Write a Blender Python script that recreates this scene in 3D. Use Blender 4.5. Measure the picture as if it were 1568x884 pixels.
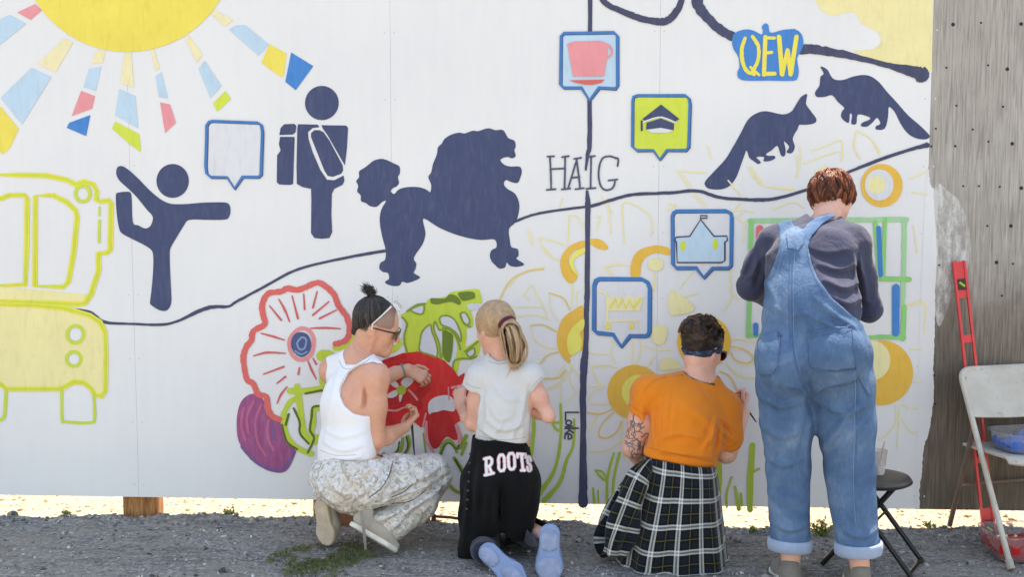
import bpy, bmesh, math, random
import numpy as np
from mathutils import Vector, Matrix, noise as mnoise
from mathutils.geometry import tessellate_polygon
from mathutils.bvhtree import BVHTree

# ------------------------------------------------------------------ camera, sky, sun, exposure
scene = bpy.context.scene
for o in list(bpy.data.objects):
    bpy.data.objects.remove(o)
COL = scene.collection
FPX, CAM_D, CAM_H, PITCH, YAW = 2178.0, 6.45, 1.775, math.radians(6.0), math.radians(3.5)
cam_data = bpy.data.cameras.new('camera')
cam = bpy.data.objects.new('camera', cam_data)
COL.objects.link(cam)
cam_data.sensor_width = 36.0
cam_data.lens = FPX * 36.0 / 1568.0
cam_data.clip_end = 2000.0
cam.location = (CAM_D * math.tan(YAW), -CAM_D, CAM_H)
cam.rotation_euler = (math.pi / 2 - PITCH, 0, YAW)
scene.camera = cam

# the hoarding stands between the painters and a high sun, so they work in its shade
SUN = Vector((0.15, 0.36, 0.92)).normalized()          # direction towards the sun
world = bpy.data.worlds.new('World')
scene.world = world
world.use_nodes = True
wn = world.node_tree
sky = wn.nodes.new('ShaderNodeTexSky')
sky.sky_type = 'NISHITA'
sky.sun_disc = False
sky.sun_elevation = math.asin(SUN.z)
sky.sun_rotation = math.atan2(SUN.x, SUN.y)
sky.dust_density = 0.5
sky.air_density = 1.4
wn.links.new(sky.outputs[0], wn.nodes['Background'].inputs[0])
wn.nodes['Background'].inputs[1].default_value = 0.15
sl = bpy.data.lights.new('sun', 'SUN')
sl.energy = 3.8
sl.angle = math.radians(0.53)
sl.color = (1.0, 0.95, 0.87)
so = bpy.data.objects.new('sun', sl)
COL.objects.link(so)
so.rotation_euler = SUN.to_track_quat('Z', 'Y').to_euler()
so.location = SUN * 20
vs = scene.view_settings
vs.view_transform = 'Standard'
vs.look = 'None'
vs.gamma = 1.0
vs.use_curve_mapping = False
vs.exposure = 1.37
vs.use_white_balance = True                            # balanced for open shade, as the photograph is
vs.white_balance_temperature = 7950
vs.white_balance_tint = 15

# ------------------------------------------------------------------ pixel -> place
_F = np.array([-math.sin(YAW) * math.cos(PITCH), math.cos(YAW) * math.cos(PITCH), -math.sin(PITCH)])
_R = np.array([math.cos(YAW), math.sin(YAW), 0.0])
_U = np.cross(_R, _F)
_C = np.array(cam.location)

def at(px, py, d=0.0):
    """photo pixel -> point in the vertical plane d metres in front of the hoarding"""
    v = _F + _R * (px - 784.0) / FPX - _U * (py - 442.0) / FPX
    return _C + v * ((-d - _C[1]) / v[1])

def V(px, py, d=0.0):
    return np.array(at(px, py, d))

# ------------------------------------------------------------------ object helpers
def tag(o, label=None, cat=None, group=None, kind=None):
    if label: o['label'] = label
    if cat: o['category'] = cat
    if group: o['group'] = group
    if kind: o['kind'] = kind
    return o

def empty(name, loc=(0, 0, 0)):
    o = bpy.data.objects.new(name, None)
    COL.objects.link(o)
    o.location = loc
    o.empty_display_size = 0.1
    return o

def link(name, me, mat=None, parent=None):
    o = bpy.data.objects.new(name, me)
    COL.objects.link(o)
    if mat is not None:
        me.materials.append(mat)
    if parent is not None:
        o.parent = parent
        p = parent
        off = Vector((0, 0, 0))
        while p is not None:
            off += p.location
            p = p.parent
        o.location = -off if parent.parent is None else Vector((0, 0, 0))
    return o

def mesh(name, verts, faces, mat=None, parent=None, smooth=False):
    me = bpy.data.meshes.new(name)
    me.from_pydata([tuple(map(float, v)) for v in verts], [], [tuple(map(int, f)) for f in faces])
    me.update()
    if smooth:
        me.polygons.foreach_set('use_smooth', [True] * len(me.polygons))
    return link(name, me, mat, parent)

def npmesh(name, verts, quads, mat=None, parent=None, smooth=True):
    """fast path: numpy vertices and an (n,k) index array"""
    me = bpy.data.meshes.new(name)
    n, k = quads.shape
    me.vertices.add(len(verts)); me.loops.add(n * k); me.polygons.add(n)
    me.vertices.foreach_set('co', np.ascontiguousarray(verts, dtype=np.float32).ravel())
    me.loops.foreach_set('vertex_index', np.ascontiguousarray(quads, dtype=np.int32).ravel())
    me.polygons.foreach_set('loop_start', np.arange(0, n * k, k, dtype=np.int32))
    me.polygons.foreach_set('use_smooth', np.full(n, smooth))
    me.update(calc_edges=True); me.validate()
    return link(name, me, mat, parent)

class MB:
    """collects simple solids into one mesh"""
    def __init__(s): s.v = []; s.f = []
    def add(s, v, f):
        b = len(s.v); s.v += [tuple(map(float, q)) for q in v]; s.f += [tuple(i + b for i in g) for g in f]
    def box(s, lo, hi, bev=0.0):
        x0, y0, z0 = lo; x1, y1, z1 = hi
        s.add([(x0,y0,z0),(x1,y0,z0),(x1,y1,z0),(x0,y1,z0),(x0,y0,z1),(x1,y0,z1),(x1,y1,z1),(x0,y1,z1)],
              [(0,3,2,1),(4,5,6,7),(0,1,5,4),(1,2,6,5),(2,3,7,6),(3,0,4,7)])
    def tube(s, pts, r, n=10, cap=True, flat=None):
        pts = [np.array(p, float) for p in pts]
        m = len(pts); rs = r if hasattr(r, '__len__') else [r] * m
        prev = None; rings = []
        for i in range(m):
            t = pts[min(i+1, m-1)] - pts[max(i-1, 0)]; t = t / (np.linalg.norm(t) + 1e-9)
            if prev is None:
                a = np.array([0, 0, 1.0]) if abs(t[2]) < .9 else np.array([1.0, 0, 0])
                u = np.cross(t, a)
            else:
                u = prev - t * (prev @ t)
            u /= np.linalg.norm(u) + 1e-9; prev = u; w = np.cross(t, u)
            rings.append([pts[i] + rs[i] * (u * math.cos(2*math.pi*k/n) + w * math.sin(2*math.pi*k/n)) for k in range(n)])
        v = [q for g in rings for q in g]; f = []
        for i in range(m - 1):
            for k in range(n):
                f.append((i*n+k, i*n+(k+1) % n, (i+1)*n+(k+1) % n, (i+1)*n+k))
        if cap:
            f.append(tuple(range(n))[::-1]); f.append(tuple((m-1)*n+k for k in range(n)))
        s.add(v, f)
    def lathe(s, c, prof, n=32, sx=1.0, sy=1.0, close=True):
        v = []; f = []
        for (r, z) in prof:
            for k in range(n):
                a = 2*math.pi*k/n
                v.append((c[0]+sx*r*math.cos(a), c[1]+sy*r*math.sin(a), c[2]+z))
        m = len(prof)
        for i in range(m-1):
            for k in range(n):
                f.append((i*n+k, i*n+(k+1) % n, (i+1)*n+(k+1) % n, (i+1)*n+k))
        if close:
            f.append(tuple(range(n))[::-1]); f.append(tuple((m-1)*n+k for k in range(n)))
        s.add(v, f)
    def build(s, name, mat, parent=None, smooth=False, bevel=0.0, angle=40):
        o = mesh(name, s.v, s.f, mat, parent, smooth)
        if smooth:
            o.data.set_sharp_from_angle(angle=math.radians(angle))
        if bevel:
            b = o.modifiers.new('bevel', 'BEVEL'); b.width = bevel; b.segments = 2; b.limit_method = 'ANGLE'
        return o

# ------------------------------------------------------------------ materials
def lin(r, g, b):
    f = lambda c: (c/255/12.92) if c/255 <= .04045 else ((c/255+.055)/1.055) ** 2.4
    return (f(r), f(g), f(b), 1.0)

def scl(c, k):
    return (min(c[0]*k, .9), min(c[1]*k, .9), min(c[2]*k, .9), 1)

class N:
    """tiny node-tree helper"""
    def __init__(s, name):
        s.m = bpy.data.materials.new(name); s.m.use_nodes = True
        s.t = s.m.node_tree; s.b = s.t.nodes['Principled BSDF']
    def n(s, typ, **kw):
        nd = s.t.nodes.new('ShaderNode' + typ)
        for k, v in kw.items():
            if k in nd.inputs.keys(): nd.inputs[k].default_value = v
            else: setattr(nd, k, v)
        return nd
    def l(s, a, b): s.t.links.new(a, b)
    def ramp(s, fac, stops, interp='LINEAR'):
        r = s.n('ValToRGB'); e = r.color_ramp.elements; r.color_ramp.interpolation = interp
        while len(e) < len(stops): e.new(0.5)
        for i, (p, c) in enumerate(stops):
            e[i].position = p; e[i].color = c if hasattr(c, '__len__') else (c, c, c, 1)
        s.l(fac, r.inputs[0]); return r
    def coords(s, kind='Object', scale=(1, 1, 1), rot=(0, 0, 0)):
        c = s.n('TexCoord'); mp = s.n('Mapping'); mp.inputs['Scale'].default_value = scale; mp.inputs['Rotation'].default_value = rot
        s.l(c.outputs[kind], mp.inputs[0]); return mp.outputs[0]
    def noise(s, co, scale, detail=3, rough=.55, dist=0.0):
        t = s.n('TexNoise'); t.inputs['Scale'].default_value = scale; t.inputs['Detail'].default_value = detail
        t.inputs['Roughness'].default_value = rough; t.inputs['Distortion'].default_value = dist
        s.l(co, t.inputs['Vector']); return t.outputs['Fac']
    def mix(s, fac, a, b, mode='MIX'):
        x = s.n('Mix', data_type='RGBA', blend_type=mode)
        for v, i in ((fac, 0), (a, 6), (b, 7)):
            if isinstance(v, (int, float)): x.inputs[i].default_value = v
            elif isinstance(v, tuple): x.inputs[i].default_value = v
            else: s.l(v, x.inputs[i])
        return x.outputs[2]
    def math(s, op, a, b=0.0, clamp=False):
        x = s.n('Math', operation=op, use_clamp=clamp)
        for v, i in ((a, 0), (b, 1)):
            if isinstance(v, (int, float)): x.inputs[i].default_value = v
            else: s.l(v, x.inputs[i])
        return x.outputs[0]
    def bump(s, h, strength=.3, dist=.01):
        b = s.n('Bump'); b.inputs['Strength'].default_value = strength; b.inputs['Distance'].default_value = dist
        s.l(h, b.inputs['Height']); s.l(b.outputs[0], s.b.inputs['Normal']); return b

def plain(name, col, rough=.5, metal=0.0, var=.12, vscale=30, bump=.0, spec=.5, sheen=0.0, subsurf=0.0):
    k = N(name); co = k.coords()
    f = k.noise(co, vscale, 4)
    r = k.ramp(f, [(.3, scl(col, 1-var)), (.7, scl(col, 1+var))])
    k.l(r.outputs[0], k.b.inputs['Base Color'])
    k.b.inputs['Roughness'].default_value = rough; k.b.inputs['Metallic'].default_value = metal
    k.b.inputs['Specular IOR Level'].default_value = spec
    if sheen: k.b.inputs['Sheen Weight'].default_value = sheen
    if bump: k.bump(k.noise(co, vscale*4, 3), bump, .004)
    if subsurf:
        k.b.inputs['Subsurface Weight'].default_value = subsurf
        k.b.inputs['Subsurface Radius'].default_value = (.012, .004, .002)
        k.b.inputs['Subsurface Scale'].default_value = 1.0
    return k.m

_paints = {}
def paint_mat(rgb, kind='paint', streak=.10, gain=1.0):
    """brushed wall paint: slight streaks and thin spots, all of the paint itself"""
    key = (rgb, kind, streak, gain)
    if key in _paints: return _paints[key]
    k = N(kind); c = scl(lin(*rgb), gain)
    co = k.coords('Object', (14, 14, 3.2))
    f1 = k.noise(co, 3.0, 5, .65, .6)
    co2 = k.coords('Object')
    f2 = k.noise(co2, 6.5, 5, .65)
    r1 = k.ramp(f1, [(.28, scl(c, 1-streak)), (.5, c), (.78, tuple(min(.9, c[i]*(1-streak*.5) + .8*streak*.45) for i in range(3)) + (1,))])
    r2 = k.ramp(f2, [(.3, scl((1, 1, 1), .84)), (.7, (1.0, 1.0, 1.0, 1))])
    k.l(k.mix(.55, r1.outputs[0], r2.outputs[0], 'MULTIPLY'), k.b.inputs['Base Color'])
    k.b.inputs['Roughness'].default_value = .62
    k.b.inputs['Specular IOR Level'].default_value = .3
    k.bump(f1, .12, .002)
    _paints[key] = k.m
    return k.m
# ------------------------------------------------------------------ ground
def lines(a, b, step, far, nfar=14):
    core = np.arange(a, b + 1e-6, step)
    g = np.geomspace(step * 3, far, nfar)
    return np.concatenate([(a - g)[::-1], core, b + g])

def fbm(x, y, seed=0, octs=5, f0=1.0):
    z = np.zeros_like(x); amp = 1.0; rs = np.random.RandomState(seed)
    for o in range(octs):
        for k in range(5):
            th = rs.uniform(0, 6.28); f = f0 * (2.1 ** o) * rs.uniform(.7, 1.4); ph = rs.uniform(0, 6.28)
            z += amp * np.sin(f * (x * np.cos(th) + y * np.sin(th)) + ph) / 5
        amp *= .55
    return z

def ground_z(x, y):
    x = np.asarray(x, float); y = np.asarray(y, float)
    b = .009 * fbm(x, y, 3, 5, 5.0)
    edge = -.02 + .030 * fbm(x, y * 0, 7, 4, 3.0)               # ragged lip just in front of the hoarding
    lip = 1 / (1 + np.exp(-(y - edge) / .012))
    b = b - .035 * lip + (.014 + .026*fbm(x, y*.3, 15, 5, 7.0)) * np.exp(-((y + .07)/.05)**2)
    fade = np.clip(1.6 - np.abs(y) / 6, 0, 1) * np.clip(1.6 - np.abs(x) / 6, 0, 1)
    return b * fade - .035 * lip * (1 - fade)

xs = lines(-3.2, 3.2, .016, 400); ys = lines(-1.9, .9, .016, 400)
GX, GY = np.meshgrid(xs, ys)
GZ = ground_z(GX, GY)
nx, ny = len(xs), len(ys)
idx = np.arange(nx * ny).reshape(ny, nx)
quads = np.stack([idx[:-1, :-1], idx[:-1, 1:], idx[1:, 1:], idx[1:, :-1]], -1).reshape(-1, 4)

k = N('ground_asphalt'); co = k.coords()
n1 = k.noise(co, 2.2, 5, .6); n2 = k.noise(co, 46, 4, .7); n3 = k.noise(co, 190, 2, .6)
vor = k.n('TexVoronoi'); vor.inputs['Scale'].default_value = 75; k.l(co, vor.inputs['Vector'])
dark = k.ramp(n2, [(.25, lin(96, 93, 91)), (.5, lin(150, 146, 142)), (.75, lin(194, 189, 183))])
stone = k.ramp(vor.outputs['Color'], [(.0, .55), (.55, .95), (.9, 1.2)])
a = k.mix(.75, dark.outputs[0], stone.outputs[0], 'MULTIPLY')
a = k.mix(k.ramp(n1, [(.42, 0.0), (.7, .75)]).outputs[0], a, lin(156, 146, 132))
n4 = k.noise(k.coords('Object', (1, 3.5, 1)), 3.4, 5, .65, .8)
a = k.mix(k.ramp(n4, [(.52, 0.0), (.56, .55), (.60, 0.0)]).outputs[0], a, lin(70, 68, 68))
# pale dry dirt and gravel beyond the hoarding
sep = k.n('SeparateXYZ'); k.l(co, sep.inputs[0])
wob = k.math('MULTIPLY', k.math('SUBTRACT', k.noise(co, 9, 4), .5), .16)
msk = k.ramp(k.math('ADD', sep.outputs[1], wob), [(.0, 0.0), (.05, 1.0)])
lot = k.ramp(k.math('MULTIPLY', k.math('ADD', k.math('MULTIPLY', sep.outputs[1], -1.0), wob), .2), [(.27, 0.0), (.42, .0)])      # the dusty open lot in front
pale = k.ramp(n2, [(.25, lin(120, 100, 78)), (.45, lin(178, 164, 140)), (.8, lin(205, 196, 178))])
k.l(k.mix(k.math('MAXIMUM', msk.outputs[0], lot.outputs[0]), a, pale.outputs[0]), k.b.inputs['Base Color'])
k.b.inputs['Roughness'].default_value = .95; k.b.inputs['Specular IOR Level'].default_value = .2
hb = k.math('ADD', k.math('MULTIPLY', vor.outputs['Distance'], -1.0), n3)
k.bump(hb, .75, .012)
g = npmesh('ground', np.stack([GX.ravel(), GY.ravel(), GZ.ravel()], 1), quads, k.m)
tag(g, kind='structure')

# loose stones: nobody could count them
rs = np.random.RandomState(11)
base = bmesh.new(); bmesh.ops.create_icosphere(base, subdivisions=1, radius=1.0)
bv = np.array([v.co[:] for v in base.verts]); bf = np.array([[v.index for v in f.verts] for f in base.faces]); base.free()
def stones(name, n, xr, yr, smin, smax, mat, seed, clump=0.0):
    rs = np.random.RandomState(seed); vv = []; ff = []
    for i in range(n):
        x = rs.uniform(*xr); y = rs.uniform(*yr)
        if clump and rs.rand() < clump: y = yr[1] - abs(rs.normal(0, .09))
        s = smin * (smax / smin) ** (rs.rand() ** 2.2)
        p = bv * (1 + rs.uniform(-.28, .28, (len(bv), 1))) * (s * rs.uniform(.7, 1.3, 3)) * np.array([1, 1, .7])
        th = rs.uniform(0, 6.28); c, q = math.cos(th), math.sin(th)
        p = np.stack([p[:, 0]*c - p[:, 1]*q, p[:, 0]*q + p[:, 1]*c, p[:, 2]], 1)
        vv.append(p + [x, y, float(ground_z(x, y)) + s * .25]); ff.append(bf + i * len(bv))
    o = npmesh(name, np.concatenate(vv), np.concatenate(ff), mat, None, False)
    return o
gm = N('gravel_stone'); co = gm.coords()
wn_ = gm.n('TexVoronoi'); wn_.inputs['Scale'].default_value = 40; gm.l(co, wn_.inputs['Vector'])
r = gm.ramp(wn_.outputs['Color'], [(.1, lin(66, 64, 64)), (.45, lin(128, 126, 124)), (.75, lin(166, 160, 152)), (.95, lin(216, 213, 208))])
gm.l(r.outputs[0], gm.b.inputs['Base Color']); gm.b.inputs['Roughness'].default_value = .9
tag(stones('gravel', 6500, (-2.9, 2.9), (-1.35, -.01), .0025, .011, gm.m, 5, .22), 'loose grey gravel scattered over the asphalt before the hoarding', 'gravel', kind='stuff')
tag(stones('larger_stones', 90, (-2.9, 2.9), (-1.2, -.03), .010, .024, gm.m, 25, .3), 'bigger loose stones lying among the grey gravel', 'stones', kind='stuff')
gp = N('pale_gravel'); co = gp.coords()
r = gp.ramp(gp.noise(co, 60, 3), [(.3, lin(120, 96, 70)), (.6, lin(190, 176, 150))])
gp.l(r.outputs[0], gp.b.inputs['Base Color']); gp.b.inputs['Roughness'].default_value = .95
tag(stones('sunlit_gravel', 1500, (-2.9, 2.9), (.0, .55), .003, .014, gp.m, 6), 'pale sunlit gravel seen through the gap under the hoarding', 'gravel', kind='stuff')

# ------------------------------------------------------------------ hoarding: plywood panels on timber posts
WB = float(at(900, 772.5)[2]); WT = WB + 2.44; TH = .018
hoard = empty('hoarding', (0, .05, 0))
tag(hoard, 'long white painted plywood hoarding covered with a colourful mural', 'hoarding')
wm = N('white_wall_paint'); co = wm.coords()
nA = wm.noise(wm.coords('Object', (9, 9, 1.2)), 3, 5, .6); nB = wm.noise(co, 1.3, 4); nC = wm.noise(co, 24, 3)
r1 = wm.ramp(nA, [(.3, lin(230, 230, 231)), (.7, lin(233, 233, 233))])
r2 = wm.ramp(nB, [(.3, (.93, .93, .94, 1)), (.7, (1, 1, 1, 1))])
r3 = wm.ramp(nC, [(.74, (1, 1, 1, 1)), (.82, (.93, .92, .91, 1))])
wm.l(wm.mix(1.0, wm.mix(1.0, r1.outputs[0], r2.outputs[0], 'MULTIPLY'), r3.outputs[0], 'MULTIPLY'), wm.b.inputs['Base Color'])
wm.b.inputs['Roughness'].default_value = .6; wm.b.inputs['Specular IOR Level'].default_value = .3
wm.bump(wm.noise(wm.coords('Object', (30, 30, 4)), 6, 3), .10, .002)

# bare weathered plywood with a damp, dark lower half
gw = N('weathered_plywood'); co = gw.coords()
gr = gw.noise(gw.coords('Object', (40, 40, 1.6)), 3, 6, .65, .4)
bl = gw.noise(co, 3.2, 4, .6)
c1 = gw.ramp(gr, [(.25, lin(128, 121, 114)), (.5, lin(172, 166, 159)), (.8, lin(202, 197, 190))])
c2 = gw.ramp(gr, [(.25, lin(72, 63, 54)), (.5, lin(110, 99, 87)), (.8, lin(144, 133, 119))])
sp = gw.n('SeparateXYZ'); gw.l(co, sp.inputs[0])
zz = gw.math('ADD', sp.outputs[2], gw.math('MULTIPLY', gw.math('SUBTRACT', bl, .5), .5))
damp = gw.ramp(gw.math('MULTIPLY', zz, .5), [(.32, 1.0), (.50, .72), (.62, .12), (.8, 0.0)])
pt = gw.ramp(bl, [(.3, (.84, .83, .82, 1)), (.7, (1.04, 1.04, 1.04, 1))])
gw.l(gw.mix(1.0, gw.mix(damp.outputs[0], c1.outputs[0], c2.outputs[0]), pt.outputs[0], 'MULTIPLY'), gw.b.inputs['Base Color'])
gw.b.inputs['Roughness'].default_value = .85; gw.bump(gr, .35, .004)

seam = [float(at(x, y)[0]) for x, y in ((204, 450), (601, 450), (1008.5, 300), (1424, 200))]
edges = [seam[0] - 3*1.22, seam[0] - 2*1.22, seam[0] - 1.22] + seam + [seam[3] + 1.22, seam[3] + 2.44]
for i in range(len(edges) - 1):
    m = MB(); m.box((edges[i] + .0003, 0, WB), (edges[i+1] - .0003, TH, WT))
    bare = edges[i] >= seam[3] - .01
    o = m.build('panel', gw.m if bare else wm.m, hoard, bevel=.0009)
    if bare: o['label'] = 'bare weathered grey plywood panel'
# timber posts and rails behind, plus added light-stopping strips
tm = N('timber'); co = tm.coords('Object', (30, 30, 2.5))
f = tm.noise(co, 4, 5, .6, .5)
tm.l(tm.ramp(f, [(.3, lin(120, 74, 40)), (.55, lin(176, 122, 74)), (.8, lin(206, 164, 112))]).outputs[0], tm.b.inputs['Base Color'])
tm.b.inputs['Roughness'].default_value = .8; tm.bump(f, .3, .003)
pxs = [(186, 240), (478, 508), (-420, -366), (1012, 1042), (1590, 1640)]
for a_, b_ in pxs:
    xa = float(at(a_, 778)[0]); xb = float(at(b_, 778)[0])
    m = MB(); m.box((xa, TH + .002, -.08), (xb, TH + .092, WT - .05)); m.build('post', tm.m, hoard, bevel=.004)
for z in (WB + .25, WB + 1.2, WB + 2.2):
    m = MB(); m.box((edges[0], TH + .094, z), (edges[-1], TH + .132, z + .09)); m.build('rail', tm.m, hoard, bevel=.004)
for e_ in edges[1:-1]:  # unseen thin strips added to stop sunlight leaking through the seams
    m = MB(); m.box((e_ - .02, TH + .0005, WB + .012), (e_ + .02, TH + .0015, WT - .01)); m.build('seam_light_stop', tm.m, hoard)
# bolt holes in the bare panel: their shade painted as small raised dark discs
hm = plain('hole_dark', lin(48, 38, 32), .8, 0.0)
J = lambda pts: [(1168 + x/3.9125, y/3.9125) for x, y in pts]
holes = J([(1140, 145), (1548, 142), (1465, 413)]) + [(1550, 220), (1548, 346), (1526, 402), (1564, 288)]
small = J([(1308, 135), (1100, 404), (1350, 390), (1160, 632), (1440, 638), (1258, 775), (1037, 770), (1352, 848), (1152, 874)]) + \
        [(1475, 285), (1499, 285), (1512, 346), (1551, 404), (1534, 453), (1438, 406), (1430, 575), (1432, 619), (1426, 224), (1463, 224), (1531, 286)]
hv = [(math.cos(t)*r_, -yy, math.sin(t)*r_) for r_, yy in ((1, 0), (.9, .0025), (.35, .0035)) for t in np.linspace(0, 2*math.pi, 10, endpoint=False)]
hf = [(i*10+j, i*10+(j+1) % 10, (i+1)*10+(j+1) % 10, (i+1)*10+j) for i in range(2) for j in range(10)] + [tuple(range(20, 30))]
hme = bpy.data.meshes.new('hole_dark_disc'); hme.from_pydata(hv, [], hf); hme.update(); hme.materials.append(hm)
for lst, rr in ((holes, .0085), (small, .0048)):
    for (x, y) in lst:
        p = at(x, y); o = bpy.data.objects.new('hole_dark_disc', hme); COL.objects.link(o); o.parent = hoard
        o.location = Vector(p) - hoard.location + Vector((0, .0004, 0)); o.scale = (rr, 1, rr)

sc_m = plain('painted_screw', lin(206, 206, 208), .6, 0.0)
sme = hme.copy(); sme.name = 'screw_head'; sme.materials.clear(); sme.materials.append(sc_m)
for e_ in seam:
    for q_ in (-.022, .022):
        for zz_s in np.arange(WB + .06, WT, .30):
            o = bpy.data.objects.new('screw_head', sme); COL.objects.link(o); o.parent = hoard
            o.location = Vector((e_ + q_ + random.Random(int(zz_s*977)).uniform(-.004, .004), .0006, float(zz_s))) - hoard.location; o.scale = (.0042, .35, .0042)

# ------------------------------------------------------------------ mural: films of paint lying on the panels
Zf = lambda x0, y0, s=3.9125: (lambda pts: [(x0 + p[0]/s, y0 + p[1]/s) + tuple(p[2:]) for p in pts])
A, B, C, E_ = Zf(0, 0), Zf(0, 220), Zf(0, 440), Zf(300, 100)
Fz, G, H = Zf(400, 180, 3.4), Zf(340, 420), Zf(340, 600)
I, Jz, K, L = Zf(820, 0), Zf(1168, 0), Zf(780, 220), Zf(1100, 220, 3.348)
Mz, Nz, O = Zf(760, 380), Zf(760, 580), Zf(1100, 460)
P4, P5, S, U = Zf(580, 430, 5.525), Zf(580, 570, 5.525), Zf(1040, 180, 3.6825), Zf(780, 560, 4.018)

def smooth_ring(pts, closed=True, sub=5):
    """Catmull-Rom through the points (extra components are interpolated too)"""
    P = np.array(pts, float); n = len(P); out = []
    rng = range(n) if closed else range(n - 1)
    for i in rng:
        g = (lambda j: P[j % n]) if closed else (lambda j: P[min(max(j, 0), n-1)])
        p0, p1, p2, p3 = g(i-1), g(i), g(i+1), g(i+2)
        for t in np.linspace(0, 1, sub, endpoint=False):
            out.append(.5*((2*p1) + (-p0+p2)*t + (2*p0-5*p1+4*p2-p3)*t*t + (-p0+3*p1-3*p2+p3)*t**3))
    if not closed: out.append(P[-1])
    return [tuple(q) for q in out]

def circ(cx, cy, rx, ry=None, n=40, wob=0.0, seed=0):
    ry = ry or rx; rs = np.random.RandomState(seed); ph = rs.uniform(0, 6.28, 3)
    out = []
    for t in np.linspace(0, 2*math.pi, n, endpoint=False):
        w = 1 + wob*(math.sin(2*t+ph[0]) + .6*math.sin(3*t+ph[1]) + .4*math.sin(5*t+ph[2]))
        out.append((cx + rx*w*math.cos(t), cy + ry*w*math.sin(t)))
    return out

def stroke_geo(pts, w, closed=False, soft=True):
    """a brush stroke as a strip; w is a width in photo pixels or one width per point"""
    if not (len(pts[0]) > 2): pts = [tuple(p) + (w,) for p in pts]
    q = np.array(smooth_ring(pts, closed, 6) if (soft and len(pts) > 2) else pts, float)
    n = len(q); wv = q[:, 2]; xy = q[:, :2]
    t = np.roll(xy, -1, 0) - np.roll(xy, 1, 0)
    if not closed:
        t[0] = xy[1] - xy[0]; t[-1] = xy[-1] - xy[-2]
    t /= np.linalg.norm(t, axis=1, keepdims=True) + 1e-9
    nrm = np.stack([-t[:, 1], t[:, 0]], 1)
    rs = np.random.RandomState(int(abs(xy[0, 0]*7 + xy[0, 1]*3)) % 10000)
    jl = 1 + .07*rs.randn(n); jr = 1 + .07*rs.randn(n)
    Lp = xy + nrm*(wv*.5*jl)[:, None]; Rp = xy - nrm*(wv*.5*jr)[:, None]
    v = np.concatenate([Lp, Rp]); f = []
    m = n if closed else n-1
    for i in range(m):
        j = (i+1) % n; f.append((i, j, n+j, n+i))
    if not closed:                                              # rounded ends
        for e, sgn in ((0, -1), (n-1, 1)):
            c = xy[e]; b = len(v); arc = []
            for a_ in np.linspace(-math.pi/2, math.pi/2, 7)[1:-1]:
                d = t[e]*sgn*math.cos(a_) + nrm[e]*math.sin(a_)
                arc.append(c + d*wv[e]*.5)
            v = np.concatenate([v, np.array(arc)])
            ids = [n+e] + list(range(b, b+5)) + [e]
            f.append(tuple(ids if sgn > 0 else ids[::-1]))
    return v, f, n

_lay = [0]
def put(name, geo, rgb, parent=None, layer=None, label=None, mat=None, streak=.1):
    """geo: list of (verts2d, faces) in photo pixels, laid on the panel face"""
    if layer is None: layer = 1
    vv = []; ff = []
    for gi, gg in enumerate(geo):
        v, f = gg[0], gg[1]; ns = gg[2] if len(gg) > 2 else 0
        _lay[0] = (_lay[0] + 1) % 12
        dd = .0008 + layer*.0009 + _lay[0]*.00005
        b = len(vv)
        for pi, p in enumerate(v):
            w_ = at(p[0], p[1], 0.0); ramp = .00035*((pi % ns) if pi < 2*ns else (0 if pi < 2*ns + 5 else ns))/ns if ns else 0.0   # later paint lies on earlier paint
            vv.append((w_[0], -dd - ramp, min(w_[2], WT - .002)))
        ff += [tuple(i + b for i in g) for g in f]
    # every face must look towards the viewer's side
    o = mesh(name, vv, ff, mat or paint_mat(rgb, streak=streak), parent or hoard)
    bm = bmesh.new(); bm.from_mesh(o.data)
    for fc in bm.faces:
        if fc.normal.y > 0: fc.normal_flip()
    bm.to_mesh(o.data); bm.free()
    if label: o['label'] = label
    return o

def each(name, geo, rgb, parent=None, layer=None, streak=.1):
    return [put(name, [g], rgb, parent, layer, streak=streak) for g in geo]

def fill(rings):
    rings = [[(p[0], p[1]) for p in r] for r in rings]
    tri = tessellate_polygon([[Vector((x, y, 0)) for x, y in r] for r in rings])
    return ([p for r in rings for p in r], [tuple(t) for t in tri])

sm = lambda pts, sub=4: smooth_ring(pts, True, sub)
strk = stroke_geo
NAVY, SUNY, PALE, LBLUE, PINK = (68, 78, 114), (250, 224, 100), (243, 232, 186), (190, 217, 236), (241, 154, 161)
BLUE, LIME, EDGE, CORAL = (60, 136, 208), (212, 226, 84), (62, 126, 190), (230, 108, 102)
ORANGE, LYEL, SKETCH = (255, 192, 82), (244, 234, 116), (243, 232, 182)
RED, DKRED, WHITE, GREENF, GREENP = (226, 50, 50), (200, 42, 46), (224, 225, 230), (140, 212, 128), (168, 216, 166)
LEAF, DGREEN, PURPLE = (194, 212, 74), (110, 132, 52), (166, 86, 134)

# --- sun with its rays
sun_o = put('painted_sun', [fill([[p for p in circ(196, -87, 166, 166, 120, .004) if p[1] > -42]])], SUNY, layer=2)
Y, PL, LB, PK, BL_, LM = [], [], [], [], [], []
PK.append(A([(103, 73), (212, 22), (252, 60), (185, 118)]))
LB.append(A([(-90, 150), (60, 88), (158, 140), (-90, 340)]))
PL.append(A([(385, 228), (440, 250), (335, 430), (225, 380)]))
LB.append(A([(190, 405), (308, 462), (133, 745), (5, 585)]))
Y.append([(-30, 140), (1, 163), (29, 197), (16, 226), (5, 236), (-30, 215)])
PL.append(A([(578, 300), (632, 303), (615, 375), (552, 378)]))
LB.append(A([(535, 410), (608, 397), (575, 545), (500, 520)]))
PK.append(A([(487, 543), (570, 575), (553, 650), (430, 695)]))
BL_.append(A([(543, 688), (517, 815), (400, 765), (415, 735)]))
PL.append(A([(748, 310), (787, 310), (803, 525), (722, 495)]))
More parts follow.
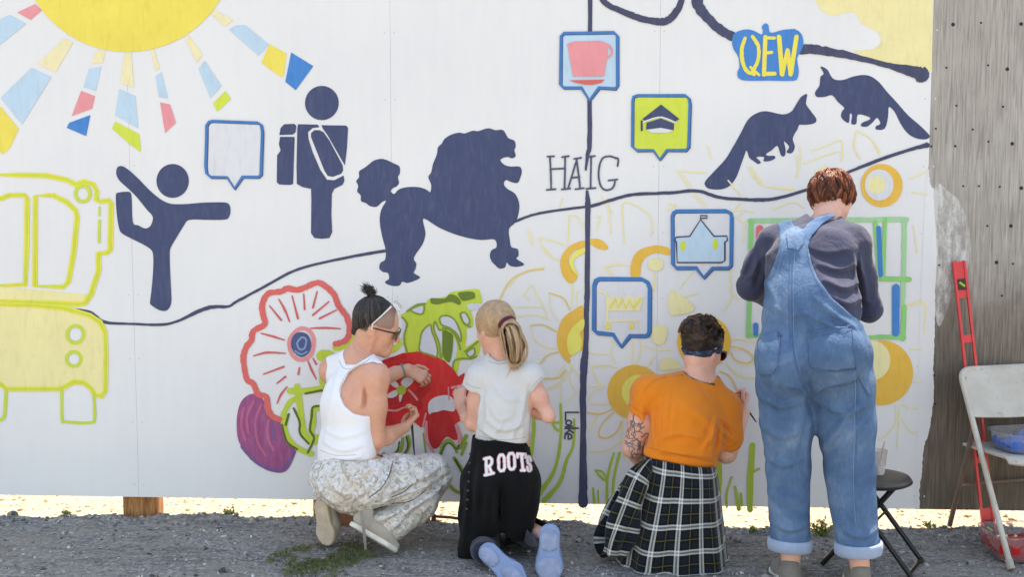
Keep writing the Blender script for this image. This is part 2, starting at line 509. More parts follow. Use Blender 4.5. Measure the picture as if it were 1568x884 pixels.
LB.append(A([(715, 533), (812, 575), (830, 770), (690, 690)]))
LM.append(A([(690, 727), (835, 803), (845, 900), (838, 908), (780, 865), (672, 770)]))
PL.append(A([(905, 295), (925, 295), (957, 405), (930, 425)]))
LB.append(A([(968, 430), (1008, 590), (952, 580), (933, 455)]))
PK.append(A([(960, 612), (1020, 625), (1055, 735), (990, 797)]))
PL.append(A([(1130, 210), (1215, 325), (1180, 375), (1108, 225)]))
LB.append(A([(1228, 362), (1328, 515), (1262, 588), (1190, 410)]))
LM.append(A([(1350, 543), (1385, 592), (1303, 668), (1277, 620)]))
PL.append(A([(1290, 60), (1400, 120), (1345, 155), (1265, 80)]))
LB.append([(351, 45), (360, 39), (376, 38), (412, 68), (396, 85)])
Y.append([(413, 67), (439, 82), (434, 117), (428, 116), (400, 96)])
BL_.append([(446, 80), (480, 101), (453, 138), (437, 125)])
for lst, c, nm in ((Y, SUNY, 'yellow_ray'), (PL, PALE, 'cream_ray'), (LB, LBLUE, 'pale_blue_ray'), (PK, PINK, 'pink_ray'), (BL_, BLUE, 'blue_ray'), (LM, LIME, 'lime_ray')):
    each(nm, [fill([p]) for p in lst], c, sun_o)

# --- bus
up = B([(-60, 186), (120, 186), (280, 190), (400, 215), (455, 245), (500, 226), (560, 245), (583, 290), (575, 335), (600, 345), (655, 340), (667, 356), (662, 640), (640, 655), (590, 657), (590, 760), (545, 905), (510, 957), (470, 963), (330, 956), (-60, 938)])
w1 = B([(-60, 340), (0, 330), (60, 308), (150, 308), (163, 330), (160, 600), (152, 845), (-60, 852)])
w2 = B([(212, 312), (320, 310), (400, 350), (452, 400), (462, 440), (442, 650), (410, 830), (382, 858), (210, 853)])
lampu = circ(*B([(497, 300)])[0], 11, 12)
low = C([(-60, 105), (200, 108), (380, 125), (540, 170), (600, 210), (630, 270), (635, 400), (632, 620), (610, 653), (567, 645), (545, 602), (500, 572), (440, 567), (385, 598), (365, 610), (40, 610), (0, 577), (-60, 577)])
l1 = circ(*C([(453, 282)])[0], 12.5, 13); l2 = circ(*C([(443, 430)])[0], 11, 11)
bus = put('painted_bus', [fill([up, w1, w2, lampu]), fill([low, l1, l2])], (244, 232, 170), layer=1)
inn = [strk(r, 8, True, False) for r in (up, w1, w2, low)]
put('yellow_edging', inn, (252, 230, 84), bus, 2)
wl = C([(370, 600), (373, 790), (392, 807), (545, 812), (568, 780), (563, 640)]); wr_ = C([(38, 612), (28, 765), (5, 793), (-40, 797)])
put('lime_outline', [strk(r, 3.6, True, False) for r in (up, w1, w2, low)] + [strk(r, 5, True) for r in (lampu, l1, l2)] + [strk(wl, 4.2), strk(wr_, 5)] + [strk(B([(598, 380), (597, 430)]), 3), strk(B([(598, 460), (595, 590)]), 4), strk(B([(590, 340), (572, 300)]), 3)], (206, 222, 78), bus, 3)

# --- yoga figure
yoga = B([(735, 135), (775, 160), (830, 210), (920, 300), (1005, 355), (1100, 362), (1220, 353), (1345, 352), (1375, 368), (1382, 400), (1375, 435), (1350, 455), (1250, 457), (1135, 457), (1100, 495), (1060, 560), (1025, 620), (1018, 660), (1020, 760), (1027, 900), (1027, 950), (1015, 985), (990, 1003), (950, 996), (905, 966), (900, 945), (908, 880), (918, 760), (918, 670), (905, 635), (860, 605), (790, 570), (735, 540), (715, 510), (700, 420), (695, 310), (712, 293), (750, 288), (780, 292), (790, 330), (797, 470), (830, 490), (870, 508), (900, 495), (915, 460), (912, 430), (880, 395), (820, 320), (770, 270), (720, 225), (698, 185), (700, 150), (712, 136)])
put('painted_yoga_figure', [fill([sm(yoga)]), fill([circ(*B([(1035, 223)])[0], 24.8, 26)])], NAVY)
# --- hiker with pack
ht = E_([(612, 352), (730, 355), (740, 370), (700, 375), (672, 400), (675, 440), (700, 520), (745, 625), (785, 685), (830, 688), (885, 660), (890, 690), (880, 715), (830, 740), (815, 770), (812, 890), (817, 1000), (800, 1035), (755, 1040), (710, 1035), (690, 1005), (692, 800), (690, 740), (640, 730), (605, 710), (603, 600), (608, 380)])
hk = [fill([circ(*E_([(755, 225)])[0], 25.8, 26.3)]), fill([ht])]
for p in ([(530, 352), (590, 350), (602, 362), (598, 400), (580, 415), (500, 417), (508, 375)], [(505, 428), (590, 428), (592, 440), (583, 710), (565, 717), (500, 714), (485, 700), (487, 540), (508, 510), (498, 470)],
          [(752, 358), (900, 360), (912, 375), (905, 500), (893, 600), (870, 560), (790, 420), (760, 378)], [(740, 388), (765, 400), (800, 450), (880, 600), (882, 630), (870, 650), (820, 668), (790, 662), (770, 630), (690, 430), (690, 405), (710, 388)]):
    hk.append(fill([E_(p)]))
put('painted_hiker', hk, NAVY)
# --- poodle
poodle = Fz([(635, 215), (690, 238), (720, 255), (722, 290), (712, 310), (718, 340), (705, 358), (690, 365), (674, 382), (693, 398), (715, 375), (760, 362), (820, 362), (860, 375), (880, 388), (885, 350), (870, 310), (885, 285), (895, 240), (915, 190), (920, 155), (940, 135), (955, 110), (990, 88), (1030, 78), (1060, 82), (1100, 68), (1130, 70), (1180, 55), (1220, 65), (1260, 65), (1285, 105), (1318, 120), (1325, 150), (1318, 170), (1325, 200), (1305, 212), (1285, 205), (1260, 210), (1245, 222), (1265, 245), (1300, 255), (1345, 255), (1357, 280), (1350, 310), (1335, 340), (1300, 335), (1275, 325), (1263, 345), (1280, 370), (1320, 395), (1342, 440), (1342, 490), (1325, 545), (1290, 580), (1295, 640), (1303, 675), (1335, 685), (1340, 720), (1328, 735), (1370, 765), (1330, 778), (1295, 772), (1278, 755), (1270, 780), (1240, 787), (1215, 765), (1200, 750), (1190, 720), (1200, 690), (1225, 675), (1215, 635), (1150, 638), (1080, 628), (1000, 605), (920, 570), (845, 525), (852, 580), (855, 610), (840, 660), (795, 730), (808, 760), (803, 790), (795, 810), (828, 832), (800, 850), (760, 862), (735, 855), (720, 875), (690, 878), (655, 868), (645, 855), (665, 840), (660, 810), (635, 805), (615, 785), (622, 755), (645, 740), (648, 690), (630, 620), (617, 540), (625, 480), (650, 435), (630, 440), (600, 465), (565, 460), (545, 445), (520, 435), (518, 405), (500, 385), (505, 355), (495, 330), (510, 310), (510, 280), (540, 260), (565, 240), (590, 222)])
put('painted_poodle', [fill([sm(poodle, 3)])], NAVY)
# --- beavers
bv1 = Jz([(345, 400), (365, 402), (390, 420), (405, 450), (430, 475), (480, 478), (540, 458), (600, 448), (650, 458), (700, 495), (740, 545), (800, 610), (870, 690), (940, 750), (990, 800), (1000, 820), (970, 835), (910, 825), (860, 790), (820, 730), (790, 670), (755, 640), (750, 700), (730, 770), (680, 775), (678, 755), (705, 740), (685, 705), (660, 730), (625, 758), (590, 755), (595, 735), (640, 715), (635, 700), (570, 685), (560, 740), (530, 740), (535, 690), (522, 680), (515, 735), (485, 720), (468, 695), (475, 665), (488, 645), (450, 610), (415, 570), (370, 580), (325, 580), (312, 560), (320, 540), (340, 510), (345, 460), (365, 440)])
put('painted_beaver', [fill([sm(bv1, 3)])], NAVY, label='painted beaver silhouette with its tail to the right')
bv2 = [(1228, 147), (1236, 144), (1234, 158), (1240, 168), (1250, 182), (1246, 189), (1232, 191), (1224, 191), (1221, 198), (1216, 206)] + S([(640, 125), (652, 165), (635, 200), (605, 195), (620, 165), (600, 140), (590, 135), (600, 180), (595, 215), (575, 215), (560, 170), (548, 160), (520, 185), (490, 205), (500, 215), (535, 215), (540, 230), (510, 245), (475, 245), (480, 225), (460, 220), (435, 225), (460, 250), (445, 262), (420, 245), (395, 225), (380, 185), (365, 220), (340, 290), (320, 340), (285, 385), (235, 405), (170, 402), (145, 380), (150, 355), (200, 300), (260, 235)]) + [(1121.6, 226), (1134, 204), (1144.6, 184), (1157, 174), (1172.7, 170), (1198, 175), (1211, 171), (1217, 163), (1223, 153)]
put('painted_beaver', [fill([sm(bv2, 3)])], NAVY, label='painted beaver silhouette with its tail to the left')

# --- street lines
path1 = C([(450, 135, 18), (540, 155, 26), (630, 210, 18), (800, 220, 14), (960, 225, 17), (1060, 205, 15), (1200, 140, 24), (1280, 118, 22), (1370, 115, 15), (1420, 85, 16)])
path1 = [(p[0], p[1], p[2]/3.9125) for p in path1] + [(400, 442, 4), (450, 415, 4), (500, 401, 4), (560, 389, 4.5), (592, 384, 4.5)]
path2 = [p + (w,) for p, w in zip(K([(40, 465), (130, 430), (250, 405), (440, 380), (500, 372), (620, 335), (740, 305), (900, 297), (1000, 292), (1080, 282), (1150, 287), (1200, 305), (1280, 325), (1420, 335)]), [4]*4 + [5]*10)]
path2 += [p + (w,) for p, w in zip(L([(220, 288), (300, 280), (440, 240), (560, 190), (680, 140), (760, 108), (860, 70), (1000, 25), (1070, 8)]), [6, 5, 4.5, 4.5, 4.5, 5, 5, 5.5, 8])]
vert = [(904, -40, 7), (903.6, 60, 7), (903, 150, 7), (902.7, 220, 7), (900, 236, 6), (897, 260, 3)]
vert2 = [(899, 293, 4), (900, 310, 8), (900, 330, 8), (899, 446, 8), (898, 480, 8), (897, 535, 9), (894, 560, 12), (893, 600, 10), (893, 680, 10), (893, 740, 13), (893, 771, 15)]
hw1 = [(912, -40, 9), (925, 2, 9), (963, 21, 10), (984, 29, 10), (1011, 33, 11), (1022, 31, 11), (1033, 21, 11), (1043, 2, 9), (1052, -40, 9)]
hw2 = [(1064, -40, 18), (1068, 3, 18), (1080, 23, 15), (1100, 43, 14), (1120, 55, 15), (1140, 62, 15)]
hw3 = [(1222, 75, 15), (1240, 75, 15), (1258, 77, 14), (1296, 84, 11), (1340, 95, 8), (1372, 103, 11), (1398, 109.5, 18), (1411, 114, 24)]
each('painted_street_line', [strk(p, 0) for p in (path1, path2, vert, vert2, hw1, hw2, hw3)], (72, 76, 104), None, 2)
put('painted_cream_field', [fill([Jz([(310, -160), (320, 10), (345, 55), (390, 85), (440, 92), (490, 75), (550, 72), (570, 100), (590, 140), (640, 165), (690, 190), (710, 235), (700, 265), (660, 292), (600, 300), (540, 298), (560, 315), (640, 355), (720, 375), (860, 400), (1014, 430), (1020, -160)])])], (242, 230, 172), layer=0)

# --- crown-shaped badge
badge = I([(1250, 176), (1300, 180), (1340, 200), (1357, 205), (1362, 180), (1355, 160), (1375, 138), (1395, 150), (1400, 185), (1420, 195), (1480, 178), (1550, 172)]) + Jz([(190, 172), (230, 200), (243, 260), (225, 310), (205, 350), (215, 420), (208, 465), (180, 483)]) + I([(1400, 482), (1260, 482), (1215, 465), (1210, 430), (1222, 400), (1215, 340), (1185, 290), (1178, 240), (1192, 198)])
bd = put('painted_crown_badge', [fill([sm(badge, 3)])], BLUE, layer=3)
put('lettering', [strk(I([(1255, 228, 5), (1236, 290, 6), (1240, 370, 6), (1266, 425, 6), (1310, 445, 5)]), 5.5), strk(I([(1300, 218), (1335, 280), (1332, 360), (1300, 425)]), 5.5), strk(I([(1288, 402), (1338, 448)]), 4.5),
    strk(I([(1376, 222), (1368, 445)]), 7), strk(I([(1376, 226), (1430, 226)]), 5), strk(I([(1370, 318), (1414, 312)]), 5), strk(I([(1368, 442), (1432, 440)]), 6),
    strk(Jz([(95, 220), (115, 445)]), 7), strk(Jz([(115, 445), (148, 300)]), 6.5), strk(Jz([(148, 300), (165, 445)]), 6.5), strk(Jz([(165, 445), (202, 218)]), 6.5)], (247, 228, 92), bd, 4)

# --- map-pin bubbles
def bubble(name, ring, fillc, w=5, label=None):
    o = put(name, [fill([ring])], fillc, layer=3, label=label)
    n = len(ring)
    sh = [(p[0] + 1.6, p[1] + 1.4) for p in ring]
    put('shadow_line', [strk(sh, w*.8, True, False)], (66, 84, 122), o, 4)
    put('blue_outline', [strk(ring, w, True, False)], EDGE, o, 5)
    return o
bubble('painted_map_pin', E_([(66, 360), (80, 338), (100, 334), (370, 344), (392, 358), (399, 400), (390, 655), (375, 668), (280, 668), (232, 738), (188, 670), (90, 668), (65, 645), (60, 600), (65, 450)]), WHITE, 4.2, 'painted blue empty speech bubble')
cf = bubble('painted_map_pin', I([(152, 215), (170, 198), (320, 196), (468, 193), (490, 215), (490, 510), (478, 530), (380, 525), (322, 600), (275, 525), (168, 525), (150, 505)]), LBLUE, 4.6, 'painted speech bubble with a pink coffee cup')
put('cup', [fill([I([(190, 260), (240, 246), (390, 243), (438, 262), (428, 350), (412, 456), (225, 458), (205, 350)])]), strk(I([(430, 265), (450, 285), (457, 320), (430, 347)]), 3.2)], PINK, cf, 6)
put('saucer', [fill([I([(202, 480), (415, 476), (395, 495), (345, 507), (300, 507), (240, 495)])])], CORAL, cf, 6)
cap = bubble('painted_map_pin', [(968.5, 154), (970, 148), (976, 146), (1049, 146), (1055, 151), (1056, 160), (1054, 225), (1050, 230), (1021, 230), (1010, 244), (1000, 230), (975, 230), (968, 224)], LIME, 4.2, 'painted lime speech bubble with a graduation cap')
put('graduation_cap', [fill([I([(752, 625), (862, 712), (838, 728), (755, 695), (650, 722), (640, 712)])]), fill([I([(665, 735), (750, 708), (830, 740), (828, 780), (750, 765), (662, 775)])]), strk(I([(636, 725), (636, 780)]), 3)], NAVY, cap, 6)
put('cap_trim', [strk(I([(645, 735), (660, 725), (750, 702), (840, 734)]), 2.2), fill([I([(664, 778), (750, 765), (826, 781), (790, 795), (700, 795)])])], WHITE, cap, 7)
hs = bubble('painted_map_pin', K([(975, 435), (983, 413), (1000, 405), (1295, 403), (1322, 415), (1330, 440), (1325, 730), (1310, 745), (1215, 745), (1163, 803), (1120, 745), (1000, 745), (978, 720)]), WHITE, 5.5, 'painted speech bubble with a pale blue house')
hr = K([(1000, 560), (1080, 555), (1145, 455), (1225, 555), (1302, 553), (1305, 580), (1290, 590), (1290, 700), (1270, 712), (1005, 712), (1000, 590), (990, 575)])
put('house', [fill([hr])], LBLUE, hs, 6)
put('house_outline', [strk(hr, 2.4, True, False), strk(K([(1145, 455), (1145, 430), (1185, 432), (1183, 446), (1152, 447)]), 2.2, False, False)], (70, 76, 100), hs, 7)
each('house_window', [fill([circ(*K([(1040, 612)])[0], 4.5, 8)]), fill([circ(*K([(1233, 603)])[0], 4.5, 8)])], LIME, hs, 7)
ct = bubble('painted_map_pin', Mz([(586, 225), (595, 195), (615, 185), (870, 185), (905, 205), (918, 240), (915, 500), (905, 522), (885, 527), (800, 525), (748, 590), (700, 518), (605, 508), (585, 490)]), WHITE, 6.2, 'painted speech bubble with a yellow shopping cart')
put('cart', [strk(Mz([(622, 255), (652, 268), (662, 300), (664, 435)]), 3.5), fill([Mz([(668, 290), (882, 290), (860, 376), (672, 376)])]), strk(Mz([(662, 435), (852, 435)]), 3.5)], PALE, ct, 6)
each('cart_mark', [fill([circ(*Mz([(668, 468)])[0], 4.6)]), fill([circ(*Mz([(812, 468)])[0], 4.2)]), strk(Mz([(682, 355), (715, 305), (730, 360), (755, 305), (775, 360), (800, 310), (818, 362), (862, 305)]), 4.5, False, False)], (240, 226, 110), ct, 7)

# --- street names
def letters(name, lines_, w, rgb, parent=None, label=None):
    o = put(name, [strk(lines_[0], w)], rgb, parent, 4, label)
    for l in lines_[1:]: put('letter_stroke', [strk(l, w)], rgb, o, 4)
    return o
letters('painted_street_name', [K(l) for l in (
    [(243, 76), (248, 180), (250, 275)], [(228, 77), (268, 75)], [(224, 277), (276, 272)], [(250, 152), (335, 148)], [(334, 78), (333, 170), (330, 270)], [(316, 80), (356, 74)], [(314, 274), (364, 268)],
    [(405, 90), (380, 175), (352, 268)], [(402, 92), (414, 180), (424, 268)], [(372, 204), (420, 200)], [(396, 272), (446, 266)], [(388, 90), (430, 84)],
    [(490, 74), (488, 170), (486, 268)], [(472, 80), (512, 73)], [(462, 270), (516, 266)],
    [(640, 88), (602, 75), (562, 85), (540, 130), (535, 200), (550, 258), (580, 278), (615, 268), (630, 242), (632, 215)], [(594, 220), (646, 214)], [(636, 84), (652, 92), (648, 134)])], 2.9, (84, 88, 112), label='painted letters reading HAIG')
letters('painted_street_name', [U(l) for l in (
    [(425, 288), (345, 288)], [(346, 288), (346, 336)], circ(365, 352, 17, 14, 12) + [(382, 352)], [(388, 374), (345, 376)],
    [(424, 386), (343, 388)], [(362, 390), (392, 414)], [(372, 398), (343, 418)], [(362, 422), (362, 452)], [(362, 452), (378, 450), (384, 436), (372, 422), (354, 420), (342, 432), (342, 450)])], 2.6, (80, 80, 100), label='painted letters reading Lake turned sideways')

# --- sunflowers: rings, petals sketched in pale yellow, stems
OR, YL = [], []
OR.append(sm(K([(448, 582), (390, 598), (345, 628), (308, 690), (312, 770), (340, 820), (372, 838), (408, 800), (372, 755), (352, 700), (385, 645), (448, 618)])))
OR.append(sm(K([(485, 572), (540, 573), (575, 597), (592, 625), (575, 637), (535, 630), (485, 600)])))
YL.append(sm(K([(448, 622), (395, 650), (358, 700), (372, 752), (412, 795), (405, 770), (388, 735), (390, 690), (448, 655)])))
OR.append(sm(K([(728, 795), (733, 705), (772, 642), (850, 613), (905, 612), (955, 628), (958, 668), (890, 655), (830, 672), (792, 718), (780, 795)])))
OR.append(sm(Mz([(525, 358), (460, 375), (400, 420), (368, 500), (365, 580), (388, 640), (432, 690), (446, 672), (440, 655), (500, 612), (522, 590)])))
OR.append(circ(972, 601, 42)); OR.append(circ(1078, 524, 41)); OR.append(circ(1350, 284, 32, 33)); OR.append(circ(1348, 571, 50))
YL.append(sm(Mz([(524, 425), (470, 460), (430, 520), (425, 590), (448, 645), (500, 612), (515, 560), (500, 510), (524, 480)])))
YL.append(circ(978, 600, 26))
each('painted_sunflower_ring', [fill([r]) for r in OR], ORANGE, None, 2); sf = None
each('yellow_centre', [fill([r]) for r in YL], LYEL, sf, 3)
each('white_centre', [fill([circ(1346, 283, 22, 24)]), fill([circ(980, 601, 12)])], WHITE, sf, 4)
each('cream_centre', [fill([circ(1342, 283, 14)]), fill([circ(1334, 552, 29, 31)]), fill([circ(1004, 405, 12, 10)]), fill([sm(Mz([(1045, 260), (1170, 330), (1180, 375), (1100, 400), (1040, 390)]))]), fill([sm(Mz([(940, 470), (1010, 465), (1025, 520), (990, 580), (940, 555)]))]), fill([sm(Mz([(975, 725), (1000, 660), (1060, 665), (1110, 715), (1040, 730)]))])], (243, 234, 178), sf, 4)
SK = [K(l) for l in ([(180, 565), (215, 650), (300, 705)], [(180, 565), (270, 585), (335, 610)], [(0, 860), (40, 800), (120, 760), (210, 740)], [(360, 430), (355, 500), (352, 600)], [(365, 430), (410, 440), (440, 500)], [(520, 520), (545, 440), (520, 440)], [(585, 330), (600, 450), (610, 540)],
    [(690, 600), (680, 480), (690, 350), (840, 430), (850, 550)], [(575, 740), (640, 720), (735, 735)], [(575, 740), (625, 790)], [(1005, 165), (1180, 175)], [(1010, 165), (1080, 260)], [(1100, 300), (1170, 370)], [(1310, 220), (1385, 310)], [(1450, 140), (1520, 250)], [(940, 400), (1000, 370), (950, 360)], [(1400, 330), (1340, 410)], [(1410, 480), (1400, 590)], [(300, 380), (320, 325)], [(110, 510), (140, 610), (130, 540)], [(550, 320), (620, 420)], [(870, 800), (872, 884)])]
SK += [Mz(l) for l in ([(20, 310), (80, 200), (180, 140), (280, 125)], [(160, 280), (215, 220), (230, 260), (280, 350), (310, 430)], [(160, 280), (200, 310)], [(85, 355), (285, 352)], [(110, 415), (220, 400), (320, 430)], [(318, 270), (400, 300), (440, 370)], [(320, 270), (325, 360), (370, 440)], [(205, 465), (280, 460), (360, 500)], [(205, 465), (230, 550), (300, 595), (370, 600)], [(265, 690), (310, 640), (370, 625)], [(455, 210), (452, 360)], [(490, 370), (480, 280), (500, 255)], [(270, 790), (350, 775), (410, 700)], [(320, 850), (380, 820), (430, 740)], [(190, 590), (130, 500)], [(290, 0), (330, 50), (370, 70)],
    [(695, 560), (690, 640), (715, 690)], [(820, 560), (815, 690)], [(860, 560), (860, 640), (830, 700)], [(560, 630), (660, 640)], [(570, 710), (650, 700), (720, 720)], [(570, 710), (600, 790), (650, 830)], [(560, 830), (650, 830)], [(880, 580), (960, 610), (1040, 610)], [(890, 720), (960, 640)], [(650, 120), (720, 100), (800, 105)], [(650, 120), (690, 160)], [(950, 150), (950, 260)], [(1050, 250), (1120, 290), (1210, 270)], [(1100, 240), (1170, 150)], [(1400, 230), (1410, 300), (1360, 380)], [(1400, 545), (1480, 550), (1545, 570)], [(1410, 590), (1490, 610), (1540, 660), (1500, 690), (1430, 670), (1405, 625)], [(1380, 690), (1440, 760), (1540, 785)], [(1340, 740), (1400, 770), (1440, 850)], [(1200, 390), (1290, 400), (1380, 470)])]
SK += [U(l) for l in ([(510, 20), (540, 90), (580, 130)], [(490, 210), (520, 160), (580, 130)], [(480, 290), (560, 298), (630, 270)], [(500, 235), (560, 240), (610, 235)], [(640, 290), (570, 360), (550, 430), (600, 445), (660, 410), (690, 345)], [(495, 400), (540, 310)], [(490, 525), (570, 530), (650, 495), (690, 460)], [(700, 340), (690, 460), (715, 590)], [(390, 0), (370, 90), (420, 165)], [(240, 140), (320, 90), (350, 20)], [(210, 80), (300, 75), (345, 30)], [(320, 120), (318, 230)], [(430, 60), (370, 0)], [(360, 220), (420, 160)], [(510, 5), (600, 10)])]
SK += [L(l) for l in ([(150, 120), (220, 210), (380, 230)], [(400, 60), (410, 130)], [(440, 100), (520, 70), (630, 40), (630, 90)], [(690, 10), (720, 70)], [(800, 10), (830, 60)], [(980, 180), (1070, 140)], [(990, 250), (1075, 260)], [(1000, 420), (1020, 560)], [(960, 840), (1060, 820), (1055, 884)], [(60, 650), (70, 760), (100, 800)], [(280, 340), (380, 300), (440, 330)], [(90, 340), (180, 350)])]
SK += [S(l) for l in ([(1000, 75), (985, 160), (1020, 235)], [(1010, 75), (1080, 120), (1130, 190)], [(750, 185), (830, 160), (915, 130), (915, 240)], [(660, 340), (680, 270), (680, 160)], [(405, 280), (480, 380), (650, 410)], [(830, 270), (760, 310)], [(160, 160), (180, 230)], [(0, 300), (150, 310)], [(20, 330), (60, 380)], [(85, 430), (150, 495)], [(370, 520), (330, 570), (400, 600)])]
SK += [O(l) for l in ([(80, 235), (150, 235), (215, 250)], [(80, 330), (130, 380), (200, 385), (212, 350), (160, 300), (80, 290)], [(55, 390), (130, 450), (215, 465)], [(1130, 30), (1235, 15), (1230, 200)], [(1150, 295), (1215, 292)], [(1170, 490), (1215, 485)], [(1095, 620), (1150, 650), (1190, 645)], [(1060, 630), (1055, 750), (960, 840)], [(1085, 640), (1075, 800), (1070, 884)], [(1100, 710), (1140, 780), (1190, 800)])]
each('painted_petal_line', [strk(l, 2.2) for l in SK], SKETCH, None, 1, .05)
deep = [Mz([(318, 270), (400, 300), (440, 370)]), Mz([(205, 465), (280, 460), (360, 500)]), Mz([(265, 690), (310, 640), (370, 625)]), Mz([(20, 310), (80, 200), (180, 140), (280, 125)]), U([(480, 290), (560, 298), (630, 270)]), U([(640, 290), (570, 360), (550, 430), (600, 445), (660, 410), (690, 345)]), Mz([(1410, 590), (1490, 610), (1540, 660), (1500, 690), (1430, 670), (1405, 625)]), Mz([(1340, 740), (1400, 770), (1440, 850)]), U([(210, 80), (300, 75), (345, 30)])]
each('painted_petal_line', [strk(l, 2.5) for l in deep], (240, 208, 132), None, 2, .05)
ST = [U([(315, 240, 5), (318, 400, 5), (300, 560, 6), (260, 680, 7), (165, 810, 11)]), U([(398, 330, 4), (395, 480, 5), (350, 590, 6), (310, 720, 7), (215, 832, 10)]), U([(258, 340, 5), (290, 352, 5), (322, 348, 4)]), U([(258, 345, 4), (290, 395, 5), (320, 402, 4)]),
      U([(150, 310, 6), (148, 430, 7), (120, 620, 8)]), U([(642, 540, 4), (605, 680, 5), (600, 842, 5)]), U([(678, 540, 6), (645, 680, 5), (632, 842, 5)]), U([(530, 645, 4), (570, 655, 4), (602, 700, 5)]), U([(530, 650, 3), (565, 690, 5), (600, 715, 4)]), U([(515, 760, 4), (520, 848, 4)]), U([(545, 770, 3), (548, 848, 3)]),
      Nz([(1322, 400, 10), (1335, 560, 10), (1335, 690, 8)]), Nz([(1535, 400, 10), (1522, 600, 11), (1520, 785, 11)]), Nz([(1410, 590, 3), (1380, 690, 4), (1380, 770, 4)]), Nz([(1430, 650, 5), (1452, 782, 8)]), Nz([(1465, 690, 4), (1470, 760, 5)]), Nz([(1540, 560, 4), (1575, 540, 4)]), Nz([(580, 655, 3), (590, 745, 4)]), Nz([(610, 680, 2), (612, 745, 3)])]
each('painted_stem', [strk([(p[0], p[1], p[2]*.85) for p in l], 0) for l in ST], (178, 204, 76), None, 2)

# --- green frame
fr = put('painted_green_frame', [strk([(1150, 340), (1148, 430), (1146, 515)], 7), strk([(1147, 514), (1250, 515.5), (1384, 517)], 6), strk([(1346, 427), (1392, 428)], 8), strk([(1340, 340), (1343, 380), (1346, 425)], 7), strk([(1355, 336), (1352, 426)], 6.5), strk([(1384, 470), (1382, 519)], 8), strk([(1345, 516), (1384, 517)], 7)], GREENF, layer=3)
each('faded_green_bar', [strk([(1148, 338), (1270, 337), (1388, 336)], 8), strk([(1385, 338), (1384, 400), (1382, 470)], 7.5)], GREENP, fr, 2)
each('blue_bar', [strk([(1345, 349), (1348, 421)], 7), strk([(1372, 440), (1371, 510)], 11), strk([(1157, 498), (1157, 511)], 8)], BLUE, fr, 4)
put('pink_bar', [strk([(1163, 350), (1163, 368)], 11)], (236, 120, 124), fr, 4)

# --- poppy
pp = put('painted_poppy', [strk(G([(345, 870), (300, 850), (275, 800), (265, 735), (215, 718), (190, 660), (150, 630), (135, 560), (130, 490), (150, 430), (175, 400), (190, 340), (258, 300), (245, 240), (245, 170), (280, 115), (350, 105), (395, 85), (450, 95), (510, 75), (575, 50), (630, 80), (670, 120), (700, 190), (745, 250), (765, 320), (755, 380), (720, 408), (680, 418)]), 9)], CORAL, layer=3)
each('poppy_line', [strk([p + (w,) for p, w in zip(G(l), (2, 3.6, 2) if len(l) == 3 else (2.2, 3.4))], 0) for l in ([(285, 190), (355, 275)], [(340, 150), (375, 210), (405, 285)], [(420, 130), (455, 265)], [(490, 120), (495, 210)], [(570, 105), (545, 200)], [(640, 165), (545, 245)], [(685, 215), (585, 265)], [(530, 325), (620, 322), (710, 327)], [(235, 355), (300, 372), (375, 395)], [(190, 490), (270, 470), (380, 475)], [(250, 600), (370, 555)], [(330, 655), (380, 615)], [(330, 775), (355, 720), (390, 675)], [(515, 520), (535, 570), (565, 630)], [(545, 505), (565, 540)], [(465, 560), (458, 600)])], (222, 104, 108), pp, 2)
put('poppy_ring', [strk(circ(*G([(478, 420)])[0], 19, 24, 24, .03), 6, True)], (238, 150, 152), pp, 2)
put('poppy_centre', [fill([circ(*G([(475, 420)])[0], 15.5, 19, 40, .03, 4)])], (74, 92, 136), pp, 4)
put('poppy_swirl', [strk(circ(*G([(480, 415)])[0], 7, 9, 12, .1), 3, True), strk(G([(440, 460), (475, 480), (510, 465)]), 2.5)], (136, 158, 196), pp, 5)
# --- plum
pu = put('painted_plum', [fill([sm(H([(150, 25), (110, 70), (90, 150), (90, 250), (110, 320), (160, 390), (230, 450), (300, 480), (360, 487), (400, 460), (430, 400), (445, 345), (400, 320), (370, 270), (355, 200), (350, 150), (300, 160), (265, 130), (255, 60), (200, 15)]))])], PURPLE, layer=1, streak=.2)
each('plum_streak', [strk(H(l), 4) for l in ([(190, 60), (150, 150), (160, 250)], [(235, 80), (200, 180), (215, 300), (260, 380)], [(280, 170), (270, 260), (310, 350)], [(130, 100), (115, 200), (140, 290)])], (198, 104, 142), pu, 2)
each('plum_shade', [strk(H(l), 5) for l in ([(120, 330), (190, 410), (280, 465), (350, 475)], [(430, 360), (400, 430), (360, 470)], [(300, 190), (310, 280)])], (126, 92, 146), pu, 2)
# --- green foliage left of the kneeling painter
lf = put('painted_foliage', [strk(H(l), w) for l, w in (([(370, 130), (372, 200), (400, 290), (465, 345), (535, 372)], 9), ([(450, -30), (470, 110), (480, 200), (500, 265), (540, 305), (575, 275)], 10), ([(620, 100), (550, 105), (548, 180), (535, 240), (560, 300)], 9), ([(380, 110), (410, 60), (450, 40)], 8))] + [strk(G(l), w) for l, w in (([(405, 700), (480, 700), (610, 685)], 9), ([(600, 490), (640, 490)], 18), ([(610, 540), (600, 650)], 9), ([(680, 440), (740, 430), (790, 380)], 10))], LEAF, layer=2)
each('dark_vein', [strk(H(l), 3.4) for l in ([(400, 135), (382, 200)], [(430, 100), (465, 180), (468, 250), (520, 312)], [(620, 88), (548, 92), (538, 150), (528, 230), (552, 282), (515, 365)], [(360, 200), (390, 300), (450, 345)], [(500, 12), (600, -8)])], (92, 112, 40), lf, 3)
